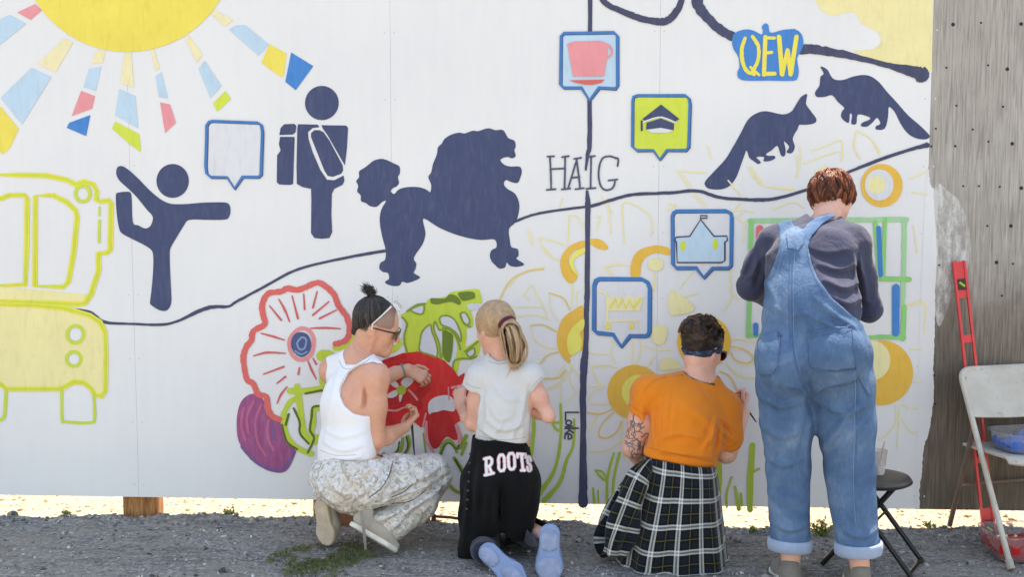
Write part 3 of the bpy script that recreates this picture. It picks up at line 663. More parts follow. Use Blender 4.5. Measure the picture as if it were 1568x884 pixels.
# --- green bloom behind the painter's face
bloom = [(185, 290), (260, 255), (330, 200), (400, 188), (425, 155), (560, 138), (610, 98), (700, 82), (830, 70), (858, 100), (875, 190), (820, 188), (780, 235), (798, 320), (795, 392), (745, 405), (745, 480), (742, 560), (862, 490), (838, 640), (760, 668), (690, 682), (668, 780), (640, 760), (622, 740), (640, 660), (560, 690), (500, 645), (400, 625), (335, 598), (240, 608), (205, 540), (150, 600), (20, 640), (20, 600), (170, 520), (205, 400), (210, 330)]
gb = put('painted_green_bloom', [fill([sm(P4(bloom), 3)])], (200, 218, 78), layer=1)
wh = [[(275, 250), (330, 215), (382, 212), (375, 275), (330, 280)], [(350, 510), (370, 430), (435, 372), (450, 430), (490, 540), (492, 640), (420, 622), (348, 592)], [(520, 310), (580, 296), (640, 330), (690, 430), (695, 515), (660, 450), (600, 400), (530, 370)], [(692, 285), (730, 270), (770, 340), (745, 372), (705, 335)], [(475, 345), (510, 415), (542, 425), (542, 560), (535, 640), (522, 640), (515, 540), (470, 420)], [(745, 610), (805, 570), (810, 620), (770, 645)], [(745, 205), (790, 195), (840, 200), (840, 240), (790, 250), (765, 245)], [(205, 330), (225, 360), (220, 450), (205, 530), (195, 470)], [(630, 480), (665, 560), (640, 680), (610, 690), (625, 600)]]
each('white_opening', [fill([sm(P4(r), 3)]) for r in wh], (214, 217, 226), gb, 2)
each('green_outline', [strk(P4(r), 2.6, True) for r in wh[:6]] + [strk(P4(l), 3) for l in ([(240, 260), (320, 205), (395, 195)], [(200, 310), (240, 370), (215, 480), (240, 605)], [(545, 400), (610, 420), (660, 480), (690, 580)], [(625, 750), (640, 680), (700, 660), (780, 660), (825, 640)], [(730, 600), (860, 500)], [(690, 280), (720, 360), (775, 390)])], (136, 160, 60), gb, 3)
each('dark_green_patch', [fill([sm(P4(r), 3)]) for r in ([(440, 150), (480, 148), (560, 150), (600, 115), (660, 130), (695, 180), (680, 205), (620, 180), (560, 185), (500, 200), (445, 190)], [(670, 110), (700, 95), (800, 95), (815, 140), (790, 155), (720, 170), (690, 150)], [(545, 430), (590, 430), (630, 470), (622, 600), (600, 690), (570, 672), (545, 620)])], DGREEN, gb, 4)
# --- red orchid
od = put('painted_orchid', [fill([[(560, 575), (582, 559), (596, 549), (616, 541), (640, 538.5), (662, 543), (681, 553), (696, 567), (702, 577), (711, 571), (722, 600), (722, 640), (712, 640), (700, 648), (690, 655), (680, 650), (668, 640), (655, 652), (645, 655), (636, 648), (625, 645), (600, 655), (585, 655), (565, 640)]])], RED, layer=3)
each('dark_red_mark', [strk(P4(l), w) for l, w in (([(20, 700), (100, 665), (220, 640)], 6), ([(100, 800), (200, 830)], 14))] + [strk(P5(l), w) for l, w in (([(80, 250), (150, 230), (300, 200), (330, 280)], 16), ([(100, 420), (90, 330), (200, 300)], 8), ([(330, 200), (400, 130)], 16))], DKRED, od, 4)
each('orchid_petal', [fill([sm(P5(r), 3)]) for r in ([(90, 80), (110, 45), (165, 100), (170, 135), (120, 120)], [(190, 80), (240, 40), (298, 70), (240, 132), (205, 120)], [(68, 212), (85, 180), (150, 150), (160, 190), (120, 217)], [(172, 195), (202, 192), (180, 258)], [(420, 270), (470, 215), (580, 195), (640, 240), (640, 330), (560, 322), (500, 340), (430, 358)])], (218, 220, 226), od, 5)
put('orchid_eye', [fill([circ(*P5([(193, 152)])[0], 7.4, 7)])], (170, 200, 66), od, 6)
lip = sm(P5([(428, 362), (500, 335), (560, 322), (600, 370), (640, 450), (668, 562), (630, 572), (580, 545), (540, 582), (510, 632), (465, 648), (430, 592), (415, 500)]), 3)
put('orchid_lip', [fill([lip])], (200, 42, 46), od, 7)
each('pink_line', [strk(P5(l), w) for l, w in (([(255, 150), (290, 185), (328, 232)], 3.2), ([(80, 320), (150, 325), (210, 300)], 3), ([(405, 420), (402, 560), (445, 650), (470, 690)], 4), ([(375, 460), (400, 350)], 3), ([(620, 130), (720, 110)], 4), ([(630, 190), (720, 195)], 3), ([(250, 290), (310, 340)], 5), ([(660, 450), (690, 540), (680, 600)], 5), ([(590, 130), (595, 230)], 2.5))], (236, 150, 158), od, 8)
each('orchid_leaf', [strk(P5(l), w) for l, w in (([(520, 700), (540, 620), (590, 575), (640, 620), (660, 680)], 4), ([(690, 640), (740, 540)], 6), ([(640, 730), (700, 820)], 6), ([(700, 700), (740, 600)], 4), ([(250, 540), (262, 620), (200, 735)], 4), ([(205, 560), (190, 650), (110, 735), (40, 690)], 5), ([(380, 520), (400, 690)], 3), ([(290, 715), (400, 715)], 3))] + [strk([(684, 738), (697, 752), (712, 756)], 5)], (150, 172, 62), od, 4)
each('dark_leaf_line', [strk(P5(l), w) for l, w in (([(235, 545), (245, 640), (180, 735)], 2.6), ([(175, 590), (160, 660), (90, 730)], 2.6), ([(650, 740), (705, 850)], 3), ([(530, 690), (560, 620), (600, 600), (650, 650)], 2.4), ([(700, 560), (665, 650)], 3))], (84, 96, 40), od, 6)

# --- fresh white paint brushed over the edge of the bare panel
edge_px = [(1421, 255), (1426, 285), (1436, 292), (1437, 310), (1434, 345), (1436, 390), (1432, 440), (1432, 470), (1431, 520), (1429, 560), (1430, 600), (1426, 640), (1422, 662), (1414, 690), (1412, 720), (1408, 750), (1408, 781), (1380, 781.5), (1390, 400)]
rs = np.random.RandomState(4)
ed = smooth_ring(edge_px[:17], False, 10); ed = [(x + rs.uniform(-.7, .7), y) for x, y in ed] + [(1402, 781.0), (1408, 500), (1416, 300)]
put('brushed_white_edge', [fill([ed])], WHITE, layer=0, mat=wm.m)
ww = N('thin_whitewash'); co = ww.coords()
f = ww.noise(ww.coords('Object', (3, 3, 1)), 9, 5, .7)
al = ww.ramp(f, [(.34, 0.0), (.62, .92)])
tr = ww.n('BsdfTransparent'); mx = ww.n('MixShader'); ww.l(al.outputs[0], mx.inputs[0]); ww.l(tr.outputs[0], mx.inputs[1]); ww.l(ww.b.outputs[0], mx.inputs[2])
ww.l(mx.outputs[0], ww.t.nodes['Material Output'].inputs['Surface']); ww.b.inputs['Base Color'].default_value = lin(216, 214, 210); ww.b.inputs['Roughness'].default_value = .8
put('thin_whitewash', [fill([sm([(1430, 283), (1455, 296), (1470, 310), (1482, 345), (1486, 385), (1478, 420), (1462, 436), (1452, 470), (1438, 500), (1432, 470), (1434, 380)], 4)])], WHITE, layer=0, mat=ww.m)
# ------------------------------------------------------------------ soft-surface modelling: signed distances on a grid -> one continuous mesh
def nz(v):
    v = np.asarray(v, float); return v / (np.linalg.norm(v) + 1e-12)

def smin(a, b, k):
    if k <= 0: return np.minimum(a, b)
    h = np.maximum(k - np.abs(a - b), 0) / k
    return np.minimum(a, b) - h * h * k * .25

class SDF:
    def __init__(s, lo, hi, h):
        s.h = h; s.lo = np.array(lo, float); n = np.ceil((np.array(hi) - s.lo) / h).astype(int) + 1
        s.ax = [s.lo[i] + h * np.arange(n[i]) for i in range(3)]
        s.v = np.full(tuple(n), .08, np.float32)
    def blk(s, lo, hi, pad=.055):
        sl = []
        for i in range(3):
            a = int(np.clip(np.floor((lo[i] - pad - s.lo[i]) / s.h), 0, len(s.ax[i])))
            b = int(np.clip(np.ceil((hi[i] + pad - s.lo[i]) / s.h) + 1, 0, len(s.ax[i])))
            if b <= a: return None
            sl.append(slice(a, b))
        return tuple(sl)
    def xyz(s, b):
        return (s.ax[0][b[0]][:, None, None].astype(np.float32), s.ax[1][b[1]][None, :, None].astype(np.float32), s.ax[2][b[2]][None, None, :].astype(np.float32))
    def put(s, b, d, k, op):
        if op == 'add': s.v[b] = smin(s.v[b], d, k)
        else: s.v[b] = -smin(-s.v[b], d, k)
    def cone(s, a, b, ra, rb, k=.025, op='add', side=None, ratio=1.0):
        a = np.asarray(a, float); b = np.asarray(b, float); R = max(ra, rb)
        bl = s.blk(np.minimum(a, b) - R, np.maximum(a, b) + R)
        if bl is None: return s
        x, y, z = s.xyz(bl); ab = b - a; L2 = ab @ ab + 1e-12
        px, py, pz = x - a[0], y - a[1], z - a[2]
        t = np.clip((px*ab[0] + py*ab[1] + pz*ab[2]) / L2, 0, 1)
        qx, qy, qz = px - t*ab[0], py - t*ab[1], pz - t*ab[2]
        r = ra + (rb - ra) * t
        if side is None:
            d = np.sqrt(qx*qx + qy*qy + qz*qz) - r
        else:
            ax = nz(ab); sd = nz(np.asarray(side, float) - ax * (np.asarray(side, float) @ ax)); ot = np.cross(ax, sd)
            o = qx*ot[0] + qy*ot[1] + qz*ot[2]
            d = (np.sqrt(np.maximum(qx*qx + qy*qy + qz*qz - o*o, 0) + (o/ratio)**2) - r) * (.5 + .5*ratio)
        s.put(bl, d, k, op); return s
    def chain(s, pts, rad, k=.025, op='add', side=None, ratio=1.0):
        for i in range(len(pts) - 1): s.cone(pts[i], pts[i+1], rad[i], rad[i+1], k, op, side, ratio)
        return s
    def ell(s, c, r, R=None, k=.03, op='add'):
        c = np.asarray(c, float); m = max(r); bl = s.blk(c - m, c + m)
        if bl is None: return s
        x, y, z = s.xyz(bl); p = [x - c[0], y - c[1], z - c[2]]
        if R is None: q = p
        else: q = [p[0]*R[0][i] + p[1]*R[1][i] + p[2]*R[2][i] for i in range(3)]
        k0 = np.sqrt((q[0]/r[0])**2 + (q[1]/r[1])**2 + (q[2]/r[2])**2)
        k1 = np.sqrt((q[0]/r[0]**2)**2 + (q[1]/r[1]**2)**2 + (q[2]/r[2]**2)**2) + 1e-6
        s.put(bl, k0*(k0 - 1)/k1, k, op); return s
    def plane(s, p, n, k=.0):
        """keep the side the normal points away from"""
        n = nz(n); b = (slice(None),)*3; x, y, z = s.xyz(b)
        d = (x - p[0])*n[0] + (y - p[1])*n[1] + (z - p[2])*n[2]
        s.v = -smin(-s.v, -d.astype(np.float32), k); return s
    def poly(s, pts, d, keep='in', yr=None, k=.006, grow=0.0):
        """cut with a prism whose outline is given in photo pixels at depth d"""
        P = np.array([V(px, py, d)[[0, 2]] for px, py in pts])
        X, Zc = np.meshgrid(s.ax[0], s.ax[2], indexing='ij')
        dist = np.full(X.shape, 1e9); ins = np.zeros(X.shape, bool)
        for i in range(len(P)):
            a, b = P[i-1], P[i]; e = b - a
            t = np.clip(((X-a[0])*e[0] + (Zc-a[1])*e[1]) / (e @ e + 1e-12), 0, 1)
            dist = np.minimum(dist, np.hypot(X-a[0]-t*e[0], Zc-a[1]-t*e[1]))
            c = ((a[1] > Zc) != (b[1] > Zc)) & (X < (b[0]-a[0])*(Zc-a[1])/(b[1]-a[1]+1e-12) + a[0])
            ins ^= c
        sd = (np.where(ins, -dist, dist) - grow)[:, None, :].astype(np.float32)
        sd = np.broadcast_to(sd, s.v.shape)
        if yr is not None:
            y = s.ax[1][None, :, None].astype(np.float32); sl = np.maximum(yr[0] - y, y - yr[1])
            sd = np.maximum(sd, sl)
        s.v = -smin(-s.v, -sd if keep == 'in' else sd, k).astype(np.float32); return s
    def warp(s, fn, band=.03):
        m = np.nonzero(np.abs(s.v) < band)
        p = [s.ax[i][m[i]] for i in range(3)]
        s.v[m] += fn(*p).astype(np.float32); return s
    def folds(s, lst, d, sign=1):
        """creases of the cloth: (points in photo pixels, height, width); a negative height is a valley"""
        m = np.nonzero(np.abs(s.v) < .045); x = s.ax[0][m[0]]; z = s.ax[2][m[2]]; add = np.zeros(len(x))
        for pts, amp, w in lst:
            P = np.array([V(px, py, d)[[0, 2]] for px, py in smooth_ring(pts, False, 6)]); n = len(P) - 1
            lo, hi = P.min(0) - w*4, P.max(0) + w*4; sel = np.nonzero((x > lo[0]) & (x < hi[0]) & (z > lo[1]) & (z < hi[1]))[0]
            if not len(sel): continue
            xs_, zs_ = x[sel], z[sel]; best = np.full(len(sel), 1e9); sg = np.zeros(len(sel)); tt = np.zeros(len(sel))
            for i in range(n):
                a, e = P[i], P[i+1] - P[i]; t = np.clip(((xs_-a[0])*e[0] + (zs_-a[1])*e[1])/(e @ e + 1e-12), 0, 1)
                rx, rz = xs_-a[0]-t*e[0], zs_-a[1]-t*e[1]; dd = np.hypot(rx, rz); c = dd < best
                best[c] = dd[c]; sg[c] = np.sign(e[0]*rz - e[1]*rx)[c]; tt[c] = ((i + t)/n)[c]
            q = best*sg; f = np.sin(np.pi*np.clip(tt*.96 + .02, 0, 1))**.7
            add[sel] += -amp*f*(np.exp(-(q/w)**2) - .55*np.exp(-((q + 1.7*w)/(1.1*w))**2))
        s.v[m] += add.astype(np.float32); return s
    def minus(s, o, grow=0.0):
        s.v = np.maximum(s.v, -(o.v - grow)); return s
    def like(s):
        o = object.__new__(SDF); o.h = s.h; o.lo = s.lo; o.ax = s.ax; o.v = s.v.copy(); return o
    def mesh(s, name, mat, parent=None, relax=2):
        v = s.v; inn = v < 0; n0, n1, n2 = v.shape
        cs = [(i, j, k) for i in (0, 1) for j in (0, 1) for k in (0, 1)]
        cnt = np.zeros((n0-1, n1-1, n2-1), np.int8)
        for i, j, k in cs: cnt += inn[i:n0-1+i, j:n1-1+j, k:n2-1+k]
        act = np.nonzero((cnt > 0) & (cnt < 8)); na = len(act[0])
        ids = np.full(cnt.shape, -1, np.int32); ids[act] = np.arange(na)
        cv = np.stack([v[act[0]+i, act[1]+j, act[2]+k] for i, j, k in cs], 1)
        pos = np.zeros((na, 3)); w = np.zeros(na)
        for a in range(8):
            for b in range(a+1, 8):
                if sum(abs(cs[a][q]-cs[b][q]) for q in range(3)) != 1: continue
                va, vb = cv[:, a], cv[:, b]; m = (va < 0) != (vb < 0)
                t = np.where(m, va/(va-vb+1e-12), 0)
                pa, pb = np.array(cs[a], float), np.array(cs[b], float)
                pos += np.where(m[:, None], pa + (pb-pa)*t[:, None], 0); w += m
        pos = (pos / w[:, None] + np.stack(act, 1)) * s.h + s.lo
        Q = []
        for axis in range(3):
            sl0 = [slice(None)]*3; sl1 = [slice(None)]*3; sl0[axis] = slice(0, -1); sl1[axis] = slice(1, None)
            e = np.nonzero(inn[tuple(sl0)] != inn[tuple(sl1)]); e = np.stack(e, 1)
            u, w_ = (axis+1) % 3, (axis+2) % 3
            ok = (e[:, u] > 0) & (e[:, w_] > 0) & (e[:, u] < v.shape[u]-1) & (e[:, w_] < v.shape[w_]-1); e = e[ok]
            c = []
            for du, dw in ((-1, -1), (0, -1), (0, 0), (-1, 0)):
                q = e.copy(); q[:, u] += du; q[:, w_] += dw; c.append(ids[q[:, 0], q[:, 1], q[:, 2]])
            f = np.stack(c, 1); flip = ~inn[e[:, 0], e[:, 1], e[:, 2]]
            f[flip] = f[flip][:, ::-1]; Q.append(f)
        Q = np.concatenate(Q)
        Q = Q[(Q >= 0).all(1)]
        for _ in range(relax):
            acc = np.zeros_like(pos); n = np.zeros(na)
            for a, b in ((0, 1), (1, 2), (2, 3), (3, 0)):
                for p, q in ((a, b), (b, a)):
                    for ch in range(3): acc[:, ch] += np.bincount(Q[:, p], pos[Q[:, q], ch], na)
                    n += np.bincount(Q[:, p], minlength=na)
            pos = pos*.5 + .5*acc/np.maximum(n, 1)[:, None]
        return npmesh(name, pos, Q, mat, parent)

def wave(seed, freq, octs=3, aniso=(1, 1, 1), ridge=False):
    """cheap smooth 3-D noise for cloth folds"""
    rs = np.random.RandomState(seed); K_ = []
    for o in range(octs):
        for _ in range(4):
            kv = rs.randn(3) * np.array(aniso); kv = kv/np.linalg.norm(kv)*freq*(1.9**o)*rs.uniform(.75, 1.3)
            K_.append((kv*np.array(aniso)/max(aniso), rs.uniform(0, 6.28), .55**o))
    def f(x, y, z):
        wx = .35/freq*6*np.sin(x*freq*.5 + y*freq*.3 + seed); r = 0
        for kv, ph, a in K_:
            q = np.sin(kv[0]*(x+wx*.1) + kv[1]*y + kv[2]*(z+wx*.12) + ph)
            r = r + a*((1 - 2*np.abs(q)) if ridge else q)
        return r / 4
    return f

def frame(fwd, up=(0, 0, 1)):
    f = nz(fwd); l = nz(np.cross(up, f)); u = np.cross(f, l); return np.stack([f, l, u], 1)     # columns: forward, left, up

def head(s, c, R, sc=1.0, face=True, ears=True):
    L_ = lambda *p: c + R @ (np.array(p)*sc)
    s.ell(L_(-.012, 0, .028), tuple(np.array((.098, .077, .090))*sc), R, .03)
    s.ell(L_(.030, 0, -.035), tuple(np.array((.060, .056, .080))*sc), R, .03)
    for q in (-1, 1):
        s.cone(L_(-.008, q*.043, -.052), L_(.062, q*.008, -.100), .027*sc, .019*sc, .03)
        s.ell(L_(.052, q*.036, -.028), tuple(np.array((.026, .024, .028))*sc), R, .02)
    s.ell(L_(.072, 0, -.100), tuple(np.array((.019, .020, .016))*sc), R, .02)
    if face:
        s.cone(L_(.077, .034, .010), L_(.077, -.034, .010), .011*sc, .011*sc, .02)
        for q in (-1, 1):
            s.ell(L_(.091, q*.031, -.008), (.013*sc,)*3, None, .012, 'sub')
            s.ell(L_(.073, q*.031, -.008), (.0125*sc,)*3, None, .004)
            s.ell(L_(.094, q*.0105, -.037), tuple(np.array((.010, .008, .007))*sc), R, .008)
        s.cone(L_(.086, 0, .004), L_(.108, 0, -.031), .0075*sc, .011*sc, .012)
        s.cone(L_(.089, .012, -.0605), L_(.089, -.012, -.0605), .007*sc, .007*sc, .008)
        s.cone(L_(.086, .010, -.0735), L_(.086, -.010, -.0735), .0075*sc, .0075*sc, .008)
        s.cone(L_(.097, .018, -.067), L_(.097, -.018, -.067), .0018*sc, .0018*sc, .003, 'sub')
    if ears:
        for q in (-1, 1):
            e = L_(-.014, q*.078, -.012)
            s.ell(e, tuple(np.array((.019, .0085, .031))*sc), R, .010)
            s.ell(L_(-.010, q*.088, -.010), tuple(np.array((.010, .007, .017))*sc), R, .006, 'sub')

def rotv(v, ax, a):
    ax = nz(ax); return v*math.cos(a) + np.cross(ax, v)*math.sin(a) + ax*(ax @ v)*(1-math.cos(a))

def hand(s, w, d, nrm, thumb, curl=(25, 35, 25), sc=1.0, spread=6, tcurl=30):
    """palm and five fingers; d finger direction, nrm out of the palm (fingers curl towards it), thumb direction sideways"""
    d = nz(d); nrm = nz(nrm - d*(np.asarray(nrm) @ d)); t = nz(thumb - d*(np.asarray(thumb) @ d) - nrm*(np.asarray(thumb) @ nrm))
    kn = []
    for i, (o, L) in enumerate(((.030, .088), (.010, .092), (-.010, .088), (-.028, .080))):
        k_ = w + d*L*sc + t*o*sc; kn.append(k_)
        s.cone(w + t*o*.55*sc, k_, .0135*sc, .0105*sc, .012)
    s.cone(kn[0], kn[3], .010*sc, .009*sc, .010)
    for i, L in enumerate((.072, .080, .074, .058)):
        ang = math.radians((1.5 - i)*spread); dd = rotv(d, np.cross(t, d), 0); dd = nz(d*math.cos(ang) + t*math.sin(ang))
        p = kn[i]; ax = np.cross(dd, nrm); r = (.0088, .0091, .0086, .0076)[i]*sc
        for j, fr in enumerate((.46, .30, .24)):
            dd = rotv(dd, ax, math.radians(curl[j]*(1 + .08*i)))
            q = p + dd*L*fr*sc; s.cone(p, q, r*(1-.06*j), r*(1-.06*(j+1)), .0035); p = q
    b = w + d*.018*sc + t*.022*sc; dd = nz(d*.62 + t*.70 + nrm*.35); p = b; r = .0115*sc
    for j, L in enumerate((.040, .032, .026)):
        q = p + dd*L*sc; s.cone(p, q, r*(1-.1*j), r*(1-.1*(j+1)), .006); p = q
        dd = nz(rotv(dd, np.cross(dd, d), math.radians(tcurl)))
    return kn

def strands(name, paths, rad, mat, parent, tint=None, n=4):
    """locks of hair: one mesh of thin tapered tubes"""
    vv = []; ff = []; tt = []; b = 0; rs = np.random.RandomState(len(paths))
    for i, P in enumerate(paths):
        P = np.asarray(P); m = len(P)
        t = np.gradient(P, axis=0); t /= np.linalg.norm(t, axis=1, keepdims=True) + 1e-9
        a = nz(rs.randn(3)); u = np.cross(t, a); u /= np.linalg.norm(u, axis=1, keepdims=True) + 1e-9; w = np.cross(t, u)
        r = (rad if np.isscalar(rad) else rad[i]) * np.interp(np.linspace(0, 1, m), (0, .12, .75, 1), (.55, 1, .85, .12))
        ang = np.arange(n)*2*math.pi/n
        ring = P[:, None, :] + r[:, None, None]*(u[:, None, :]*np.cos(ang)[None, :, None] + w[:, None, :]*np.sin(ang)[None, :, None])
        vv.append(ring.reshape(-1, 3)); k0 = np.arange((m-1)*n).reshape(m-1, n) + b
        k1 = np.roll(k0, -1, 1); ff.append(np.stack([k0, k1, k1+n, k0+n], -1).reshape(-1, 4)); b += m*n
        tt.append(np.full(m*n, tint[i] if tint is not None else rs.rand()))
    o = npmesh(name, np.concatenate(vv), np.concatenate(ff), mat, parent)
    at_ = o.data.attributes.new('tint', 'FLOAT', 'POINT'); at_.data.foreach_set('value', np.concatenate(tt).astype(np.float32))
    return o

def clumps(cores, n, r0, r1, rs, jit=.0012):
    """split guide paths into locks of many hairs that gather towards the tip"""
    out = []; tint = []
    for c in cores:
        c = np.asarray(c); m = len(c); tb = rs.rand()
        for i in range(n):
            o0 = rs.randn(3); o0 /= np.linalg.norm(o0) + 1e-9; o0 *= rs.rand()**.5
            w = np.interp(np.linspace(0, 1, m), (0, .45, 1), (r0*.8, r0, r1))[:, None]
            L_ = rs.uniform(.8, 1.0); k_ = max(4, int(round(m*L_)))
            out.append((c + o0*w + rs.randn(1, 3)*jit)[:k_]); tint.append(np.clip(tb*.7 + rs.rand()*.3, 0, 1))
    return out, tint

def hair_mat(name, dark, mid, light, rough=.42):
    k = N(name); a = k.n('Attribute', attribute_name='tint'); co = k.coords()
    f = k.math('ADD', k.math('MULTIPLY', a.outputs['Fac'], .75), k.math('MULTIPLY', k.noise(co, 90, 3), .3))
    k.l(k.ramp(f, [(.1, dark), (.5, mid), (.95, light)]).outputs[0], k.b.inputs['Base Color'])
    k.b.inputs['Roughness'].default_value = rough; k.b.inputs['Specular IOR Level'].default_value = .45
    return k.m

# laying seams, pockets and print on a finished surface
_DEPS = {}
def bvh_of(o):
    if o.name not in _DEPS:
        me = o.data; n = len(me.vertices); co = np.empty(n*3, np.float32); me.vertices.foreach_get('co', co); co = co.reshape(-1, 3)
        off = np.zeros(3); q = o
        while q is not None: off = off + np.array(q.location); q = q.parent
        _DEPS[o.name] = BVHTree.FromPolygons([tuple(c) for c in (co + off)], [tuple(p.vertices) for p in me.polygons])
    return _DEPS[o.name]

def drape(name, geo, target, mat, parent, lift=.002, thick=0.0):
    """2-D shapes in photo pixels laid onto the target's surface as real, slightly raised cloth or print"""
    tr = bvh_of(target); vv = []; ff = []
    for gg in geo:
        v, f = gg[0], gg[1]
        pts = []
        last = None
        for p in v:
            e = at(p[0], p[1], .5); dr = Vector(e - _C).normalized()
            h = tr.ray_cast(Vector(_C), dr)
            if h[0] is None:
                h = tr.find_nearest(Vector(last if last is not None else e))
            q = np.array(h[0]) - np.array(dr)*lift; pts.append(q); last = q
        b = len(vv); vv += pts; ff += [tuple(i+b for i in g) for g in f]
    o = mesh(name, vv, ff, mat, parent, True)
    bm = bmesh.new(); bm.from_mesh(o.data)
    for fc in bm.faces:
        if fc.normal.dot(Vector(_C)) < 0 and fc.normal.y > 0: fc.normal_flip()
    bm.to_mesh(o.data); bm.free()
    if thick:
        m = o.modifiers.new('cloth', 'SOLIDIFY'); m.thickness = thick; m.offset = -1
    return o

from mathutils.geometry import delaunay_2d_cdt
def patch(ring, step=4.0):
    """a filled outline with inner points so that it can follow a curved surface"""
    R_ = np.array([(p[0], p[1]) for p in ring]); dense = []
    for i in range(len(R_)):
        a, b = R_[i], R_[(i+1) % len(R_)]; m = max(1, int(np.hypot(*(b-a))/step))
        dense += [a + (b-a)*t for t in np.linspace(0, 1, m, endpoint=False)]
    lo, hi = R_.min(0), R_.max(0); pts = list(dense)
    for x in np.arange(lo[0]+step*.5, hi[0], step):
        for y in np.arange(lo[1]+step*.5, hi[1], step):
            c = False
            for i in range(len(R_)):
                a, b = R_[i-1], R_[i]
                if ((a[1] > y) != (b[1] > y)) and x < (b[0]-a[0])*(y-a[1])/(b[1]-a[1]+1e-12)+a[0]: c = not c
            if c and min(np.hypot(x-d[0], y-d[1]) for d in dense) > step*.45: pts.append(np.array((x, y)))
    n = len(dense); r = delaunay_2d_cdt([Vector(p) for p in pts], [], [tuple(range(n))], 1, 1e-4)
    return ([(v.x, v.y) for v in r[0]], [tuple(f) for f in r[2]])

def ground_depth(py, px=784):
    """distance from the hoarding at which a ground point shows at that pixel row"""
    v = _F + _R*(px-784)/FPX - _U*(py-442)/FPX
    return -(_C[1] + v[1]*(-_C[2]/v[2]))
# ------------------------------------------------------------------ people
def skin_mat(name, rgb, blush):
    k = N(name); co = k.coords()
    f = k.noise(co, 7, 5, .6, .8); g = k.noise(co, 150, 3, .7)
    c = k.mix(k.ramp(f, [(.35, 0.0), (.7, 1.0)]).outputs[0], lin(*rgb), lin(*blush))
    c = k.mix(1.0, c, k.ramp(g, [(.3, (.88, .86, .84, 1)), (.7, (1, 1, 1, 1))]).outputs[0], 'MULTIPLY')
    k.l(c, k.b.inputs['Base Color']); k.b.inputs['Roughness'].default_value = .52
    k.b.inputs['Subsurface Weight'].default_value = .18; k.b.inputs['Subsurface Radius'].default_value = (.010, .004, .002); k.b.inputs['Subsurface Scale'].default_value = 1.0
    k.bump(g, .06, .002); return k.m
SKIN = skin_mat('skin', (226, 172, 146), (214, 152, 126))
SKIN2 = skin_mat('light_skin', (232, 184, 164), (222, 160, 140))

def cloth(name, rgb, var=.10, scale=5, weave=500, crease=.25, rough=.9, sheen=.2, cz=(1, 1, .5), cscale=9):
    k = N(name); co = k.coords(); c = lin(*rgb)
    f = k.noise(co, scale, 4, .6)
    k.l(k.ramp(f, [(.3, scl(c, 1-var)), (.7, scl(c, 1+var))]).outputs[0], k.b.inputs['Base Color'])
    k.b.inputs['Roughness'].default_value = rough; k.b.inputs['Specular IOR Level'].default_value = .15
    k.b.inputs['Sheen Weight'].default_value = sheen
    w = k.noise(k.coords('Object', cz), cscale, 4, .55, 1.2); t = k.noise(co, weave, 1)
    k.bump(k.math('ADD', w, k.math('MULTIPLY', t, .12)), crease, .02); return k.m

WHITE_KNIT = cloth('white_knit', (235, 236, 240), .03, 6, 700, .32, cscale=13)
WHITE_TEE = cloth('white_tee', (208, 208, 207), .04, 6, 700, .5, cscale=13)
ORANGE_TEE = cloth('orange_tee', (226, 128, 36), .10, 4, 600, .5, cscale=12)
NAVY_KNIT = cloth('navy_knit', (60, 64, 86), .14, 14, 420, .5, cscale=13)
BLACK_KNIT = cloth('black_knit', (17, 17, 19), .25, 10, 500, .4, sheen=.05)
NAVY_LEG = cloth('navy_leggings', (32, 36, 54), .2, 10, 500, .2)
CANVAS = cloth('canvas_shoe', (176, 168, 154), .10, 20, 500, .12)
RUBBER = plain('shoe_rubber', lin(222, 218, 206), .6, var=.08, vscale=40)
TREAD = plain('shoe_tread', lin(196, 180, 158), .8, var=.16, vscale=22, bump=.4)
BLUE_RUBBER = plain('blue_rubber', lin(118, 140, 176), .55, var=.14, vscale=14, bump=.15)
GREY_SHOE = cloth('grey_shoe', (120, 116, 110), .15, 20, 500, .15)
DARK_PLASTIC = plain('dark_plastic', lin(26, 24, 24), .25, var=.1)

# denim: indigo warp with paler wear
k = N('denim'); co = k.coords(); f = k.noise(co, 4.5, 5, .6, .4); g_ = k.noise(k.coords('Object', (1, 1, .25)), 120, 3, .7)
c = k.ramp(f, [(.28, lin(60, 88, 122)), (.5, lin(86, 115, 148)), (.74, lin(128, 150, 174))]).outputs[0]
c = k.mix(.6, c, k.ramp(g_, [(.3, (.72, .75, .8, 1)), (.7, (1.08, 1.07, 1.05, 1))]).outputs[0], 'MULTIPLY')
k.l(c, k.b.inputs['Base Color']); k.b.inputs['Roughness'].default_value = .9; k.b.inputs['Specular IOR Level'].default_value = .15
k.bump(k.math('ADD', k.noise(k.coords('Object', (1, 1, .6)), 11, 4, .55, 1.0), k.math('MULTIPLY', g_, .25)), .6, .02); DENIM = k.m
DENIM_IN = cloth('denim_inside', (146, 164, 190), .08, 30, 400, .2)
THREAD = plain('denim_seam', lin(70, 96, 134), .9, var=.15, vscale=60)
THREAD2 = plain('pale_thread', lin(108, 134, 164), .9, var=.15, vscale=60)

